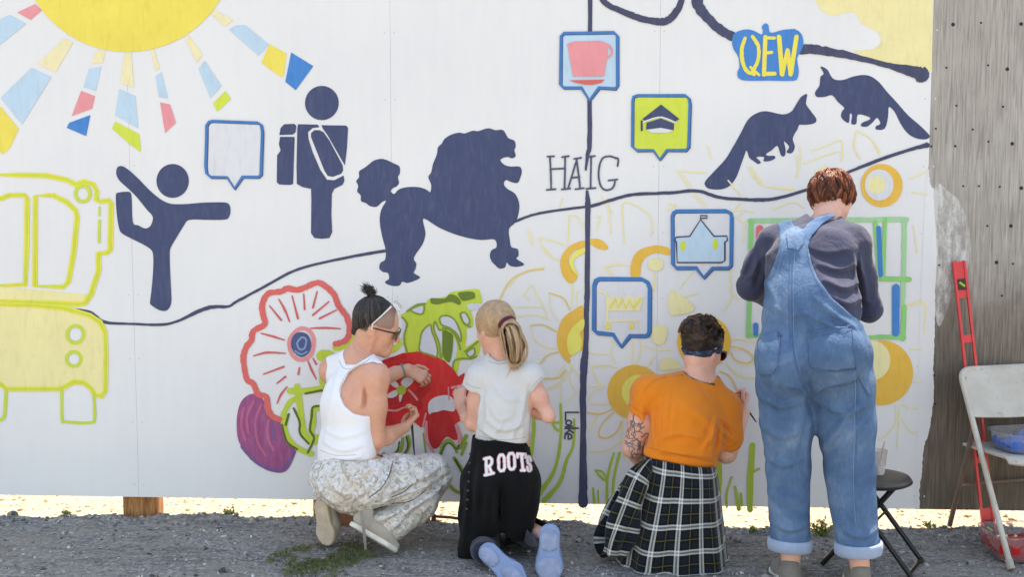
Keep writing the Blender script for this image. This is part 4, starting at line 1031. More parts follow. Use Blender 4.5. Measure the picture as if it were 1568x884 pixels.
# work trousers covered with old paint
k = N('paint_spattered_canvas'); co = k.coords()
f = k.noise(k.coords('Object', (1, 1, 1)), 26, 5, .7, 2.0); g_ = k.noise(co, 7, 4, .6); sp_ = k.noise(co, 60, 3, .6)
c = k.ramp(f, [(.30, lin(112, 106, 96)), (.43, lin(184, 179, 170)), (.56, lin(232, 231, 228)), (.80, lin(170, 162, 150))]).outputs[0]
c = k.mix(k.ramp(g_, [(.5, 0.0), (.75, .55)]).outputs[0], c, lin(196, 176, 152))
c = k.mix(k.ramp(sp_, [(.66, 0.0), (.70, .8)]).outputs[0], c, lin(120, 116, 112))
vo = k.n('TexVoronoi'); vo.inputs['Scale'].default_value = 16; k.l(co, vo.inputs['Vector'])
c = k.mix(k.ramp(vo.outputs['Distance'], [(.07, .9), (.10, 0.0)]).outputs[0], c, lin(64, 60, 60))
k.l(c, k.b.inputs['Base Color']); k.b.inputs['Roughness'].default_value = .85
k.bump(k.math('ADD', k.math('MULTIPLY', f, .5), k.noise(k.coords('Object', (1, 1, 1.6)), 16, 4, .6, 2.0)), .55, .018); SPATTER = k.m

def shoe(name, heel, toe, soln, um, smat, parent, w=.045, h=.005, lift=.045, sole_name='sole'):
    """an upper grown over a separate sole; soln points out of the sole"""
    heel, toe = np.asarray(heel), np.asarray(toe); n = nz(soln); d = nz(toe - heel); n = nz(n - d*(n @ d)); L = np.linalg.norm(toe - heel)
    side = np.cross(d, n)
    lo = np.minimum(heel, toe) - .14; hi = np.maximum(heel, toe) + .14
    mid = heel + d*L*.62
    S_ = SDF(lo, hi, .0045)
    S_.cone(heel + d*.03 - n*lift, mid - n*lift*.95, w*.80, w*.98, .03, side=side, ratio=.85)
    S_.cone(mid - n*lift*.85, toe - d*.03 - n*lift*.55, w*.98, w*.72, .03, side=side, ratio=.7)
    S_.cone(heel + d*.035 - n*lift, heel + d*.035 - n*(lift+.045), w*.8, w*.78, .02)
    S_.plane(heel - n*.012, n, .004)
    S_.cone(heel + d*.04 - n*(lift+.10), heel + d*.045 - n*(lift+.035), w*.62, w*.55, .008, 'sub')
    up = S_.mesh(name, um, parent)
    T = SDF(lo, hi, .0045)
    for a, b, ra, rb in ((heel + d*.032, heel + d*L*.45, w*.86, w*.78), (heel + d*L*.45, heel + d*L*.72, w*.78, w*1.10), (heel + d*L*.72, toe - d*.035, w*1.10, w*.82)):
        T.cone(a, b, ra, rb, .03, side=side, ratio=3.0)
    T.plane(heel, n, .003); T.plane(heel - n*.022, -n, .003)
    so_ = T.mesh(sole_name, smat, up)
    up['sole'] = so_.name
    return up

def finish(o, label=None):
    if label: o['label'] = label
    return o

# ================================================================== 1. kneeling painter in a white tank top
p1 = empty('person', V(560, 850, .5)); p1.location.z = 0
tag(p1, 'person kneeling in a white tank top and paint-spattered trousers, painting the red orchid', 'person', 'people painting the mural')
pel, che, nck = V(530, 722, .44), V(535, 622, .42), V(547, 552, .36)
shR, shL = V(574, 578, .46), V(510, 568, .25)
elR, wrR = V(576, 676, .47), V(620, 655, .27)
elL, wrL = V(560, 588, .12), V(624, 566, .06)
hpR, hpL, knR, knL, anR, anL = V(556, 728, .52), V(512, 728, .36), V(664, 724, .30), V(590, 800, .12), V(585, 812, .50), V(497, 790, .40)
fwd = nz((.72, .69, 0)); lft = nz(shL - shR)
hc = V(578, 500, .34); HR = frame((.95, .02, -.32), (.10, -.04, 1))
S1 = SDF(V(455, 860, .8) - .05, V(700, 440, .0) + np.array((.05, .02, .05)), .0048)
S1.chain([pel, che, nck], [.115, .110, .055], .05, side=lft, ratio=.68)
S1.ell(che + np.array((.012, 0, .02)), (.113, .098, .13), None, .05)
S1.cone(shL, shR, .048, .050, .05); S1.cone(nck, shR, .045, .05, .05); S1.cone(nck, shL, .045, .05, .05)
S1.cone(nck + np.array((-.005, 0, -.02)), hc + HR @ np.array((-.03, 0, -.06)), .056, .052, .03)
S1.chain([shR, shR + (elR-shR)*.45, elR], [.054, .046, .037], .035); S1.chain([elR, elR + (wrR-elR)*.35, wrR], [.038, .039, .024], .02)
S1.chain([shL, elL], [.052, .040], .03); S1.chain([elL, elL + (wrL-elL)*.35, wrL], [.040, .039, .026], .02)
head(S1, hc, HR, .98)
hand(S1, wrR, nz((.40, .55, .45)), nz((-.3, .2, .9)), nz((-.4, .3, .8)), (45, 55, 35), .92)
hand(S1, wrL, nz((.80, .12, -.42)), nz((.2, .55, -.55)), nz((.3, .3, .5)), (30, 38, 25), .92, 3)
for a, b, c_ in ((hpR, knR, anR), (hpL, knL, anL)):
    S1.chain([a, b], [.085, .055], .04); S1.chain([b, c_], [.05, .034], .03)
S1.folds([([(558, 592), (559, 610), (558, 626)], -.016, .007), ([(548, 566), (540, 585), (538, 608)], .005, .018), ([(566, 676), (578, 690), (590, 688)], -.004, .006), ([(560, 545), (565, 530), (572, 516)], .006, .010), ([(585, 556), (582, 575), (580, 600)], .005, .016)], .50)
b1 = S1.mesh('body', SKIN, p1)
# tank top: racer back cut out with real openings
T1 = SDF(S1.lo, V(620, 520, .05) + .06, .0045)
T1.chain([pel + np.array((0, 0, -.02)), V(531, 690, .44), che, nck + np.array((0, 0, -.03))], [.142, .138, .126, .082], .05, side=lft, ratio=.72)
T1.ell(che + np.array((.012, 0, .02)), (.124, .108, .142), None, .05)
T1.cone(shL + np.array((.01, 0, 0)), shR, .058, .058, .05); T1.cone(nck, shR, .056, .060, .05); T1.cone(nck, shL, .056, .058, .05)
T1.plane(V(530, 706, .44), (0, 0, -1), .006)
T1.poly([(519, 520), (522, 548), (528, 560), (545, 559), (556, 552), (568, 545), (580, 520)], .45, 'out')          # neckline
T1.poly([(600, 560), (586, 557), (572, 553), (552, 558), (535, 570), (526, 590), (525, 603), (532, 617), (546, 628), (562, 632), (620, 632)], .45, 'out')   # near armhole
T1.poly([(480, 548), (497, 552), (502, 560), (498, 590), (494, 612), (470, 620)], .30, 'out')
fw = wave(3, 26, 3, (.4, .4, 1)); fw2 = wave(5, 60, 2, (.5, .5, 1.2))
z0 = V(530, 655, .44)[2]
T1.warp(lambda x, y, z: .003*fw(x, y, z))
T1.folds([([(500, 655), (530, 662), (562, 655)], .006, .010), ([(497, 672), (530, 681), (566, 672)], .008, .010), ([(505, 690), (540, 694), (560, 690)], .006, .009), ([(509, 610), (505, 650), (500, 680)], .005, .012), ([(520, 560), (514, 590), (512, 620)], .004, .012)], .45)
finish(T1.mesh('tank_top', WHITE_KNIT, p1))
HEM = plain('white_stitching', lin(196, 197, 202), .9, var=.05, vscale=90); HEM2 = plain('tee_stitching', lin(176, 176, 176), .9, var=.05, vscale=90); HEM3 = plain('orange_stitching', lin(206, 112, 30), .9, var=.08, vscale=90)
tk1 = p1.children[-1]
for g_s in [stroke_geo([(519, 552), (525, 563), (534, 565), (547, 563), (558, 556), (566, 550)], 1.3), stroke_geo([(563, 553), (548, 559), (532, 571), (522, 590), (521, 604), (529, 620), (544, 632), (554, 635)], 1.3), stroke_geo([(490, 690), (515, 698), (545, 697)], 1.2)]: drape('binding', [g_s], tk1, HEM, tk1, .0015)
# baggy trousers
W1 = SDF(V(450, 860, .85) - .03, V(705, 675, .0) + np.array((.03, .02, .03)), .0052)
W1.ell(V(528, 735, .44), (.150, .165, .125), None, .05); W1.ell(V(552, 742, .52), (.165, .125, .115), None, .06)
W1.chain([V(548, 738, .50), V(612, 735, .42), V(660, 728, .32)], [.120, .098, .078], .05)
W1.chain([V(660, 728, .32), V(635, 765, .42), V(598, 800, .50)], [.078, .090, .085], .05)
W1.chain([V(512, 735, .36), V(590, 800, .14)], [.11, .085], .05); W1.chain([V(590, 800, .14), V(510, 782, .38)], [.085, .068], .04)
W1.plane(V(566, 822, .52), nz((-.62, -.1, -.75)), .01); W1.plane(V(530, 688, .44), (0, 0, 1), .01)
wv = wave(9, 30, 3, (1, 1, 1), True); wv2 = wave(12, 70, 2, (1, 1, 1), True)
W1.warp(lambda x, y, z: .005*wv(x, y, z) + .0015*wv2(x, y, z))
W1.folds([([(602, 702), (598, 725), (586, 745), (566, 760)], .018, .013), ([(588, 708), (574, 733), (550, 750)], .013, .012), ([(540, 778), (585, 776), (640, 762), (684, 738)], -.030, .012), ([(615, 716), (648, 712), (676, 718)], .009, .011), ([(500, 705), (515, 730), (542, 748)], .012, .012), ([(486, 720), (500, 746), (528, 766)], .012, .012), ([(530, 700), (545, 720), (575, 732)], .010, .011),
    ([(598, 748), (640, 736), (674, 724)], .014, .011), ([(582, 763), (625, 752), (662, 742)], .012, .010), ([(606, 794), (630, 776), (656, 758)], .014, .011), ([(596, 808), (618, 792), (640, 772)], .012, .010), ([(566, 792), (590, 788), (612, 778)], .012, .010), ([(478, 738), (490, 760), (505, 775)], .010, .010), ([(520, 770), (550, 776), (580, 772)], .010, .010), ([(545, 705), (560, 715), (590, 706)], .008, .009), ([(640, 720), (655, 735), (652, 752)], .008, .010)], .50)
tr1 = W1.mesh('trousers', SPATTER, p1, 1)
k5 = plain('dark_thread', lin(92, 86, 80), .9)
drape('pocket_seam', [stroke_geo([(602, 706), (596, 728), (584, 748), (566, 762)], 1.6), stroke_geo([(632, 742), (618, 754), (600, 762)], 1.4), stroke_geo([(652, 752), (628, 768), (600, 772)], 1.3)], tr1, k5, tr1, .001)
shoe('shoe', V(489, 768, .44), V(500, 836, .46), nz((-.50, -.80, .05)), CANVAS, TREAD, p1, .047)
shoe('shoe', V(536, 806, .62), V(606, 848, .55), nz((-.42, -.35, -.80)), CANVAS, RUBBER, p1, .043, lift=.05)
m = MB(); 
for off in (0, 1):
    pts = smooth_ring([tuple(V(552+off*3, 783, .66)), tuple(V(556+off*2, 812, .66)), tuple(V(560, 842, .62))], False, 5); m.tube([np.array(q) for q in pts], .0048, 6)
m.build('strap', cloth('grey_strap', (150, 146, 142), .08, 30), p1, True)
# hair drawn up into a stub, shaved at the temple
HM1 = hair_mat('dark_hair', lin(22, 18, 18), lin(46, 40, 40), lin(96, 86, 80))
HS = SDF(hc - .16, hc + np.array((.16, .16, .20)), .0045); Lh = lambda *p: hc + HR @ (np.array(p)*.98)
HS.ell(Lh(-.022, 0, .036), (.097, .083, .091), HR, .02)
HS.plane(Lh(-.022, 0, .018), HR @ nz((.75, 0, -.66)), .01)
HS.cone(Lh(-.075, 0, .03), Lh(-.088, 0, -.055), .036, .018, .03)
cap1 = HS.mesh('hair', plain('hair_base', lin(40, 34, 33), .6, var=.3, vscale=60), p1)
rs = np.random.RandomState(2); paths = []
knot = Lh(-.065, 0, .145)
for i in range(1300):
    a = rs.uniform(-2.0, 2.0); e = rs.uniform(-.75, 1.25)
    dv = np.array((-math.cos(a)*math.cos(e), math.sin(a)*math.cos(e), math.sin(e)))
    if dv[0] > .25 + .35*dv[2]: continue
    s0 = np.array((-.022, 0, .036)) + dv*np.array((.099, .085, .093)); q = []
    tdir = nz(np.array((-.42, 0, .95)))
    for t in np.linspace(0, 1, 8):
        w = nz(dv*(1-t) + tdir*t); q.append(Lh(*(np.array((-.022, 0, .036)) + w*np.array((.100, .086, .094))*(1 + .05*t + rs.uniform(0, .012)))))
    paths.append(np.array(q))
for i in range(260):
    d0 = rs.randn(3)*.008; d1 = np.array((rs.normal(-.040, .012), rs.normal(0, .010), rs.uniform(.025, .056)))
    b0 = np.array((-.062, 0, .126)) + d0
    paths.append(np.array([Lh(*(b0 + d1*t + np.array((0, 0, -.02))*t*t + rs.randn(3)*.002)) for t in np.linspace(0, 1, 6)]))
strands('locks', paths, .0012, HM1, cap1)
st = SDF(hc - .15, hc + .15, .0045); st.ell(Lh(-.010, 0, .030), (.0988, .0785, .0915), HR, .01)
st.plane(Lh(-.01, 0, .015), (HR @ np.array((0, 0, -1.0))), .005); st.plane(Lh(.078, 0, .02), HR @ nz((1, 0, .25)), .01)
st.mesh('shaved_temple', skin_mat('stubble', (150, 124, 114), (172, 134, 118)), cap1)
# second glasses pushed up on the head, sunglasses on the nose
def glasses(name, C0, R, sc, frame_mat, lens_mat, parent, r=.0028, lens_tilt=0):
    Lg = lambda *p: C0 + R @ (np.array(p)*sc); root = None; m = MB()
    for q in (-1, 1):
        m.tube([Lg(.092, q*.064, .010), Lg(.04, q*.076, .006), Lg(-.012, q*.081, .004), Lg(-.03, q*.080, -.012)], [r*1.3, r, r, r], 6)
    m.tube([Lg(.101, .010, .006), Lg(.104, 0, .009), Lg(.101, -.010, .006)], r*.8, 6)
    for q in (-1, 1):
        rim = [Lg(.100 - .10*abs(t_[0])**1.5*abs(t_[0])*40*.06, q*(.034 + t_[0]), -.006 + t_[1]) for t_ in [(.027*math.cos(a), .021*math.sin(a)) for a in np.linspace(0, 2*math.pi, 17)]]
        m.tube(rim, r*.75, 6, False)
    fo = m.build(name, frame_mat, parent, True)
    for q in (-1, 1):
        m = MB(); ring = [Lg(.0995, q*(.034 + .026*math.cos(a)), -.006 + .020*math.sin(a)) for a in np.linspace(0, 2*math.pi, 16, endpoint=False)]
        rb = [v + R @ np.array((.002, 0, 0)) for v in ring]
        m.add(ring + rb, [tuple(range(16))[::-1], tuple(range(16, 32))] + [(i, (i+1) % 16, 16+(i+1) % 16, 16+i) for i in range(16)]); m.build('lens', lens_mat, fo)
    return fo
LENS = plain('dark_lens', lin(14, 13, 14), .08, var=.05)
glasses('sunglasses', hc, HR, .98, DARK_PLASTIC, LENS, p1, .0032)
clear = N('clear_plastic'); clear.b.inputs['Base Color'].default_value = lin(214, 214, 216); clear.b.inputs['Roughness'].default_value = .12; clear.b.inputs['Transmission Weight'].default_value = .7; clear.b.inputs['IOR'].default_value = 1.2
a_ = math.radians(-58); HRt = HR @ np.array([[math.cos(a_), 0, math.sin(a_)], [0, 1, 0], [-math.sin(a_), 0, math.cos(a_)]])
glasses('raised_glasses', Lh(-.006, 0, .030), HRt, 1.06, plain('white_plastic', lin(226, 222, 218), .35, var=.04), clear.m, p1, .0034)
m = MB(); m.tube([V(574, 507, .25), V(573.5, 509, .248)], .0045, 8); m.build('ear_stud', DARK_PLASTIC, p1, True)
m = MB(); bc = wrL + (elL - wrL)*.10
bx_ = nz(wrL - elL); u_ = nz(np.cross(bx_, (0, 0, 1))); w_ = np.cross(bx_, u_)
m.tube([bc + .031*(u_*math.cos(t) + w_*math.sin(t)) for t in np.linspace(0, 2*math.pi, 20)], .0042, 6); m.build('bracelet', plain('grey_band', lin(120, 140, 140), .6), p1, True)

# ================================================================== 2. kneeling girl with a blonde ponytail
p2 = empty('person', V(775, 850, .55)); p2.location.z = 0
tag(p2, 'girl with blonde ponytail kneeling in a white T-shirt and black lettered trousers', 'person', 'people painting the mural')
pel, che, nck = V(766, 728, .46), V(773, 612, .42), V(768, 552, .38)
shL, shR = V(735, 578, .40), V(811, 578, .45)
elL, wrL = V(722, 650, .40), V(704, 622, .24); elR, wrR = V(840, 638, .48), V(800, 622, .29)
hc = V(757, 503, .36); HR = frame((-.62, .76, -.22)); lft = nz(shL - shR)
S2 = SDF(V(670, 905, .95) - .04, V(880, 445, .05) + np.array((.05, .05, .05)), .0048)
S2.chain([pel, V(770, 670, .44), che, nck], [.125, .105, .115, .045], .05, side=lft, ratio=.68)
S2.cone(shL, shR, .040, .040, .05); S2.cone(nck, hc + HR @ np.array((-.03, 0, -.06)), .045, .044, .03)
for a, b, c_ in ((shL, elL, wrL), (shR, elR, wrR)):
    S2.chain([a, a + (b-a)*.5, b], [.040, .033, .027], .03); S2.chain([b, b + (c_-b)*.35, c_], [.028, .029, .020], .015)
head(S2, hc, HR, .92)
hand(S2, wrL, nz((-.05, .45, .75)), nz((.3, .75, -.3)), nz((.8, .2, 0)), (30, 38, 25), .85, 4)
hand(S2, wrR, nz((-.5, .75, .35)), nz((0, .5, -.6)), nz((-.5, .2, .6)), (35, 40, 30), .85, 4)
legs2 = ((V(742, 735, .48), V(738, 806, .20), V(742, 846, .66)), (V(792, 735, .48), V(796, 808, .22), V(836, 824, .68)))
for a, b, c_ in legs2: S2.chain([a, b], [.07, .05], .04); S2.chain([b, c_], [.048, .032], .03)
S2.mesh('body', SKIN2, p2)
T2 = SDF(V(690, 700, .8) - .03, V(860, 530, .15) + .05, .0045)
T2.chain([V(768, 676, .45), V(771, 640, .44), che, nck + np.array((0, 0, -.035))], [.118, .116, .126, .075], .05, side=lft, ratio=.72)
T2.cone(shL, shR, .050, .050, .05); T2.cone(nck, shL, .050, .052, .045); T2.cone(nck, shR, .050, .052, .045)
T2.cone(shL, V(723, 602, .40), .056, .056, .03); T2.cone(shR, V(826, 600, .46), .054, .054, .03)
T2.plane(V(768, 677, .45), (.05, 0, -1), .006)
T2.poly([(700, 588), (713, 590), (738, 600), (741, 612), (738, 690), (690, 690)], .40, 'out', (-.9, 1)) if False else None
T2.poly([(690, 588), (712, 591), (724, 598), (738, 600), (738, 608), (733, 640), (726, 690), (690, 690)], .40, 'out')
T2.poly([(870, 575), (833, 578), (824, 586), (816, 600), (813, 612), (812, 690), (870, 690)], .45, 'out')
T2.poly([(742, 520), (750, 546), (764, 552), (778, 549), (790, 520)], .42, 'out')
fa = wave(21, 22, 3, (.8, .8, .9)); fb = wave(22, 48, 2, (.5, .5, 1.2), True); zh = V(768, 665, .45)[2]
T2.warp(lambda x, y, z: .004*fa(x, y, z) + .003*fb(x, y, z)*np.clip((zh+.10-z)/.10, .1, 1))
T2.folds([([(738, 602), (745, 632), (741, 668)], .007, .012), ([(745, 640), (770, 656), (802, 648)], .010, .011), ([(733, 655), (760, 669), (792, 674)], .012, .010), ([(806, 600), (798, 640), (801, 672)], .009, .012), ([(756, 588), (775, 608), (802, 612)], .006, .012), ([(738, 590), (740, 618), (739, 645)], -.010, .010), ([(811, 588), (810, 615), (808, 640)], -.010, .010), ([(750, 620), (765, 640), (790, 632)], .006, .010), ([(752, 665), (765, 655), (772, 640)], .008, .009), ([(785, 672), (790, 655), (800, 640)], .008, .009)], .50)
t2 = T2.mesh('tee_shirt', WHITE_TEE, p2)
for g_s in [stroke_geo([(733, 668), (750, 672), (770, 674), (790, 673), (806, 670)], 1.1), stroke_geo([(714, 587), (724, 593), (736, 595)], 1.1), stroke_geo([(816, 592), (822, 585), (830, 578)], 1.1), stroke_geo([(748, 553), (764, 558), (780, 555)], 1.2)]: drape('hem_stitching', [g_s], t2, HEM2, t2, .0015)
# tear-away trousers, loose at the sides
Q2 = SDF(V(670, 880, .9) - .03, V(860, 655, .05) + .04, .0055)
Q2.chain([V(766, 682, .45), V(766, 735, .47)], [.125, .140], .05, side=lft, ratio=.82)
Q2.ell(V(745, 738, .50), (.085, .12, .105), None, .05); Q2.ell(V(788, 738, .50), (.085, .12, .105), None, .05)
Q2.chain([V(742, 745, .45), V(740, 810, .20)], [.09, .07], .05); Q2.chain([V(792, 745, .45), V(796, 810, .22)], [.09, .07], .05)
Q2.chain([V(731, 735, .52), V(728, 790, .54), V(722, 838, .56)], [.065, .062, .058], .05, side=(1, 0, 0), ratio=.8)
Q2.chain([V(796, 735, .50), V(795, 775, .53), V(794, 806, .55)], [.072, .070, .064], .05)
Q2.chain([V(748, 750, .55), V(744, 800, .56)], [.075, .068], .05)
Q2.chain([V(724, 830, .56), V(707, 852, .56)], [.045, .014], .03, side=(1, 0, 0), ratio=1.5)
Q2.plane(V(765, 669, .45), nz((.12, 0, 1)), .008)
qa = wave(31, 20, 3, (1, 1, .45), True); Q2.warp(lambda x, y, z: .003*qa(x, y, z))
Q2.folds([([(738, 690), (732, 740), (730, 805)], .012, .014), ([(766, 742), (763, 772), (762, 805)], -.036, .018), ([(800, 690), (807, 740), (800, 795)], .012, .014), ([(750, 735), (745, 770), (742, 805)], .010, .013), ([(780, 745), (786, 775), (788, 800)], .010, .013), ([(716, 740), (714, 790), (708, 840)], .010, .012)], .60)
q2 = Q2.mesh('trousers', BLACK_KNIT, p2)
G2s = SDF(V(680, 890, .95) - .03, V(870, 770, .05) + .03, .0055)
G2s.chain([V(740, 812, .24), V(739, 836, .50), V(741, 846, .70)], [.072, .064, .050], .04); G2s.chain([V(798, 812, .26), V(815, 816, .50), V(836, 822, .70)], [.066, .060, .046], .04)
ga = wave(33, 45, 2, (1, 1, 1), True); G2s.warp(lambda x, y, z: .003*ga(x, y, z)); G2s.mesh('leggings', NAVY_LEG, p2)
c1 = shoe('clog', V(739, 838, .74), V(800, 897, .88), nz((-.10, -1, .50)), BLUE_RUBBER, BLUE_RUBBER, p2, .049, lift=.04)
c2 = shoe('clog', V(842, 806, .74), V(841, 894, .84), nz((.05, -1, .35)), BLUE_RUBBER, BLUE_RUBBER, p2, .050, lift=.04)
WORN = plain('worn_sole', lin(134, 146, 172), .7, var=.18, vscale=30, bump=.3)
for cl, rings_ in ((c1, ([(733, 843), (745, 838), (758, 846), (764, 858), (756, 868), (742, 862)], [(768, 872), (784, 868), (800, 880), (800, 892), (776, 890)])), (c2, ([(829, 820), (836, 812), (848, 813), (854, 822), (853, 842), (830, 842)], [(826, 858), (856, 858), (858, 884), (826, 884)]))):
    so_ = bpy.data.objects[cl['sole']]
    for rg in rings_: drape('tread_patch', [patch(sm(rg, 3), 5)], so_, WORN, cl, .0035, .004)
    del cl['sole']
# varsity lettering across the seat
def varsity(ch):
    if ch == 'R': return [[(.2, 0), (.2, 1)], [(0, 0), (.45, 0)], [(0, 1), (.45, 1)], [(.1, 0), (.65, 0), (.85, .12), (.85, .36), (.65, .5), (.2, .5)], [(.5, .5), (.8, 1)], [(.62, 1), (1, 1)]]
    if ch == 'O': return [[(.3, 0), (.7, 0), (.9, .18), (.9, .82), (.7, 1), (.3, 1), (.1, .82), (.1, .18), (.3, 0), (.5, 0)]]
    if ch == 'T': return [[(0, .2), (0, 0), (1, 0), (1, .2)], [(.5, 0), (.5, 1)], [(.25, 1), (.75, 1)]]
    if ch == 'S': return [[(.9, .25), (.8, .06), (.6, 0), (.35, 0), (.12, .12), (.12, .35), (.3, .48), (.7, .54), (.88, .68), (.88, .88), (.65, 1), (.35, 1), (.12, .92), (.08, .75)]]
LW = plain('white_print', lin(226, 222, 222), .8, var=.06, vscale=80); LP = plain('pink_print', lin(206, 150, 150), .8, var=.08, vscale=80)
zz_ = lambda x, y: (660 + x/3.78, 650 + y/3.78)
boxes = {0: ('R', (308, 202), (358, 190), (312, 296), (362, 284)), 1: ('O', (386, 182), (428, 176), (388, 274), (432, 268)), 2: ('O', (442, 172), (486, 168), (446, 262), (490, 260)), 3: ('T', (498, 172), (548, 176), (512, 268), (552, 268)), 4: ('S', (556, 186), (580, 192), (556, 270), (580, 272))}
def dense(l, n=5):
    out = []
    for a, b in zip(l[:-1], l[1:]): out += [(a[0]+(b[0]-a[0])*t, a[1]+(b[1]-a[1])*t) for t in np.linspace(0, 1, n, endpoint=False)]
    return out + [l[-1]]
for i, (ch, tl, tr_, bl_, br_) in boxes.items():
    def mp(p):
        u, v = p; x = (tl[0]*(1-u)+tr_[0]*u)*(1-v) + (bl_[0]*(1-u)+br_[0]*u)*v; y = (tl[1]*(1-u)+tr_[1]*u)*(1-v) + (bl_[1]*(1-u)+br_[1]*u)*v; return zz_(x, y)
    sk = [dense([mp(p) for p in l]) for l in varsity(ch)]
    o = drape('printed_letter', [stroke_geo(l, 5.6, False, False) for l in sk], q2, LP, q2, .0022)
    drape('letter_face', [stroke_geo(l, 3.6, False, False) for l in sk], q2, LW, o, .0036)
SNAP = plain('grey_snap', lin(74, 74, 78), .4, .6)
for i in range(9):
    px_, py_ = 722 - i*.9, 668 + i*14
    m = MB(); tr = bvh_of(q2); h = tr.ray_cast(Vector(_C), Vector(at(px_, py_, .5) - _C).normalized())
    if h[0] is not None:
        c_ = np.array(h[0]); m.lathe(c_ - np.array((0, 0, 0)), [(.0045, -.0045), (.0062, 0), (.0045, .0045)], 8); m.build('snap', SNAP, q2, True)
# hair
HM2 = hair_mat('blonde_hair', lin(112, 84, 60), lin(200, 168, 132), lin(240, 220, 188), .36)
HB2 = plain('blonde_base', lin(176, 144, 110), .6, var=.2, vscale=50)
HS = SDF(hc - .17, hc + .18, .0045); Lh = lambda *p: hc + HR @ (np.array(p)*.92)
HS.ell(Lh(-.018, 0, .032), (.098, .083, .092), HR, .02); HS.plane(Lh(.052, 0, .03), HR @ nz((.9, 0, -.45)), .01)
HS.plane(Lh(-.02, 0, -.055), HR @ nz((.25, 0, -1)), .01)
TIE = V(775, 494, .475)
PT = [TIE, V(783, 505, .50), V(789, 528, .505), V(789, 548, .50), V(786, 560, .49)]
HS.chain(PT, [.026, .034, .038, .030, .012], .03); hq = wave(91, 70, 2, (1.4, 1.4, .3), True); HS.warp(lambda x, y, z: .003*hq(x, y, z))
cap2 = HS.mesh('hair', HB2, p2)
rs = np.random.RandomState(8); paths = []; tl_ = HR.T @ (TIE - hc)/.92; tdir = nz((tl_ - np.array((-.018, 0, .032)))/np.array((.098, .083, .092)))
for i in range(1900):
    a = rs.uniform(-math.pi, math.pi); e = rs.uniform(-.75, 1.5); dv = np.array((math.cos(a)*math.cos(e), math.sin(a)*math.cos(e), math.sin(e)))
    if dv[0] > .42 + .35*dv[2] or (dv[0] > 0 and dv[2] < -.1): continue
    q = []
    for t in np.linspace(0, 1, 9):
        w = nz(dv*(1-t) + tdir*t + 1e-6); q.append(Lh(*(np.array((-.018, 0, .032)) + w*np.array((.0995, .0845, .0935))*(1 + rs.uniform(0, .010)))))
    paths.append(np.array(q))
tn = [np.clip(.5 + .40*math.sin(13*math.atan2(*(HR.T @ (q[0]-hc))[[1, 0]]) + 2*(HR.T @ (q[0]-hc))[2]*40) + rs.normal(0, .22), 0, 1) for q in paths]
strands('scalp_locks', paths, .0012, HM2, cap2, tn)
fly = [np.array([q[j] + (HR @ np.array((0, 0, 1.0)))*.004*j/8*rs.rand() + rs.randn(3)*.0018*j/4 for j in range(9)]) for q in [paths[i] for i in rs.choice(len(paths), 90)]]
strands('flyaway_hair', fly, .0006, HM2, cap2)
paths = []
for i in range(900):
    o0 = rs.randn(3)*.010; o1 = rs.randn(3)*np.array((.015, .012, .010)); o2 = rs.randn(3)*np.array((.012, .010, .022))
    c_ = np.array([TIE + o0, PT[1] + o1, PT[2] + o1*1.15, PT[3] + o1*.9 + o2*.3, PT[4] + o2 + np.array((0, 0, -.005))])
    paths.append(np.array([p[:3] for p in smooth_ring([tuple(q) for q in c_], False, 4)]))
cores = [paths[i] for i in rs.choice(len(paths), 44, False)]; cp, ct_ = clumps(cores, 26, .006, .0035, rs)
strands('ponytail', cp, .0011, HM2, cap2, ct_)
m = MB(); tv = nz(PT[1] - TIE + np.array((0, .0, .0))); u_ = nz(np.cross(tv, (0, 0, 1))); w_ = np.cross(tv, u_)
m.tube([TIE + tv*.004 + .030*(u_*math.cos(t)*1.05 + w_*math.sin(t)) for t in np.linspace(0, 2*math.pi, 22)], .011, 8); m.build('hair_band', cloth('maroon_band', (92, 40, 52), .2, 40), p2, True)

# ================================================================== 3. person in an orange T-shirt with a plaid shirt round the waist
p3 = empty('person', V(1030, 865, .5)); p3.location.z = 0
tag(p3, 'person kneeling in an orange T-shirt with a plaid shirt tied round the waist', 'person', 'people painting the mural')
pel, che, nck = V(1037, 770, .52), V(1052, 645, .50), V(1074, 584, .42)
shL, shR = V(993, 602, .50), V(1108, 626, .42)
elL, wrL = V(969, 686, .48), V(1000, 716, .27); elR, wrR = V(1112, 694, .44), V(1139, 632, .26)
hc = V(1076, 535, .38); HR = frame((.60, .74, -.30)); lft = nz(shL - shR)
S3 = SDF(V(930, 900, .9) - .04, V(1175, 470, .08) + np.array((.05, .05, .05)), .0048)
S3.chain([pel, V(1040, 710, .52), che, nck], [.150, .130, .140, .055], .05, side=lft, ratio=.68)
S3.cone(shL, shR, .048, .048, .05); S3.cone(nck + np.array((0, 0, -.02)), hc + HR @ np.array((-.03, 0, -.06)), .054, .052, .03)
S3.cone(nck, shL, .046, .046, .04); S3.cone(nck, shR, .046, .046, .04)
for a, b, c_ in ((shL, elL, wrL), (shR, elR, wrR)):
    S3.chain([a, a + (b-a)*.5, b], [.055, .050, .042], .03); S3.chain([b, b + (c_-b)*.35, c_], [.044, .044, .027], .02)
head(S3, hc, HR, .96)
hand(S3, wrR, nz((.18, .62, .62)), nz((-.5, .3, .3)), nz((-.5, .1, .6)), (55, 60, 40), .9, 4)
hand(S3, wrL, nz((.7, .6, .1)), nz((.2, -.2, -.9)), nz((.3, .8, .2)), (30, 35, 25), .9, 4)
for a, b, c_ in ((V(1005, 790, .50), V(995, 812, .16), V(1005, 852, .58)), (V(1070, 790, .50), V(1078, 818, .16), V(1072, 856, .60))):
    S3.chain([a, b], [.085, .055], .04); S3.chain([b, c_], [.05, .034], .03)
b3 = S3.mesh('body', SKIN2, p3)
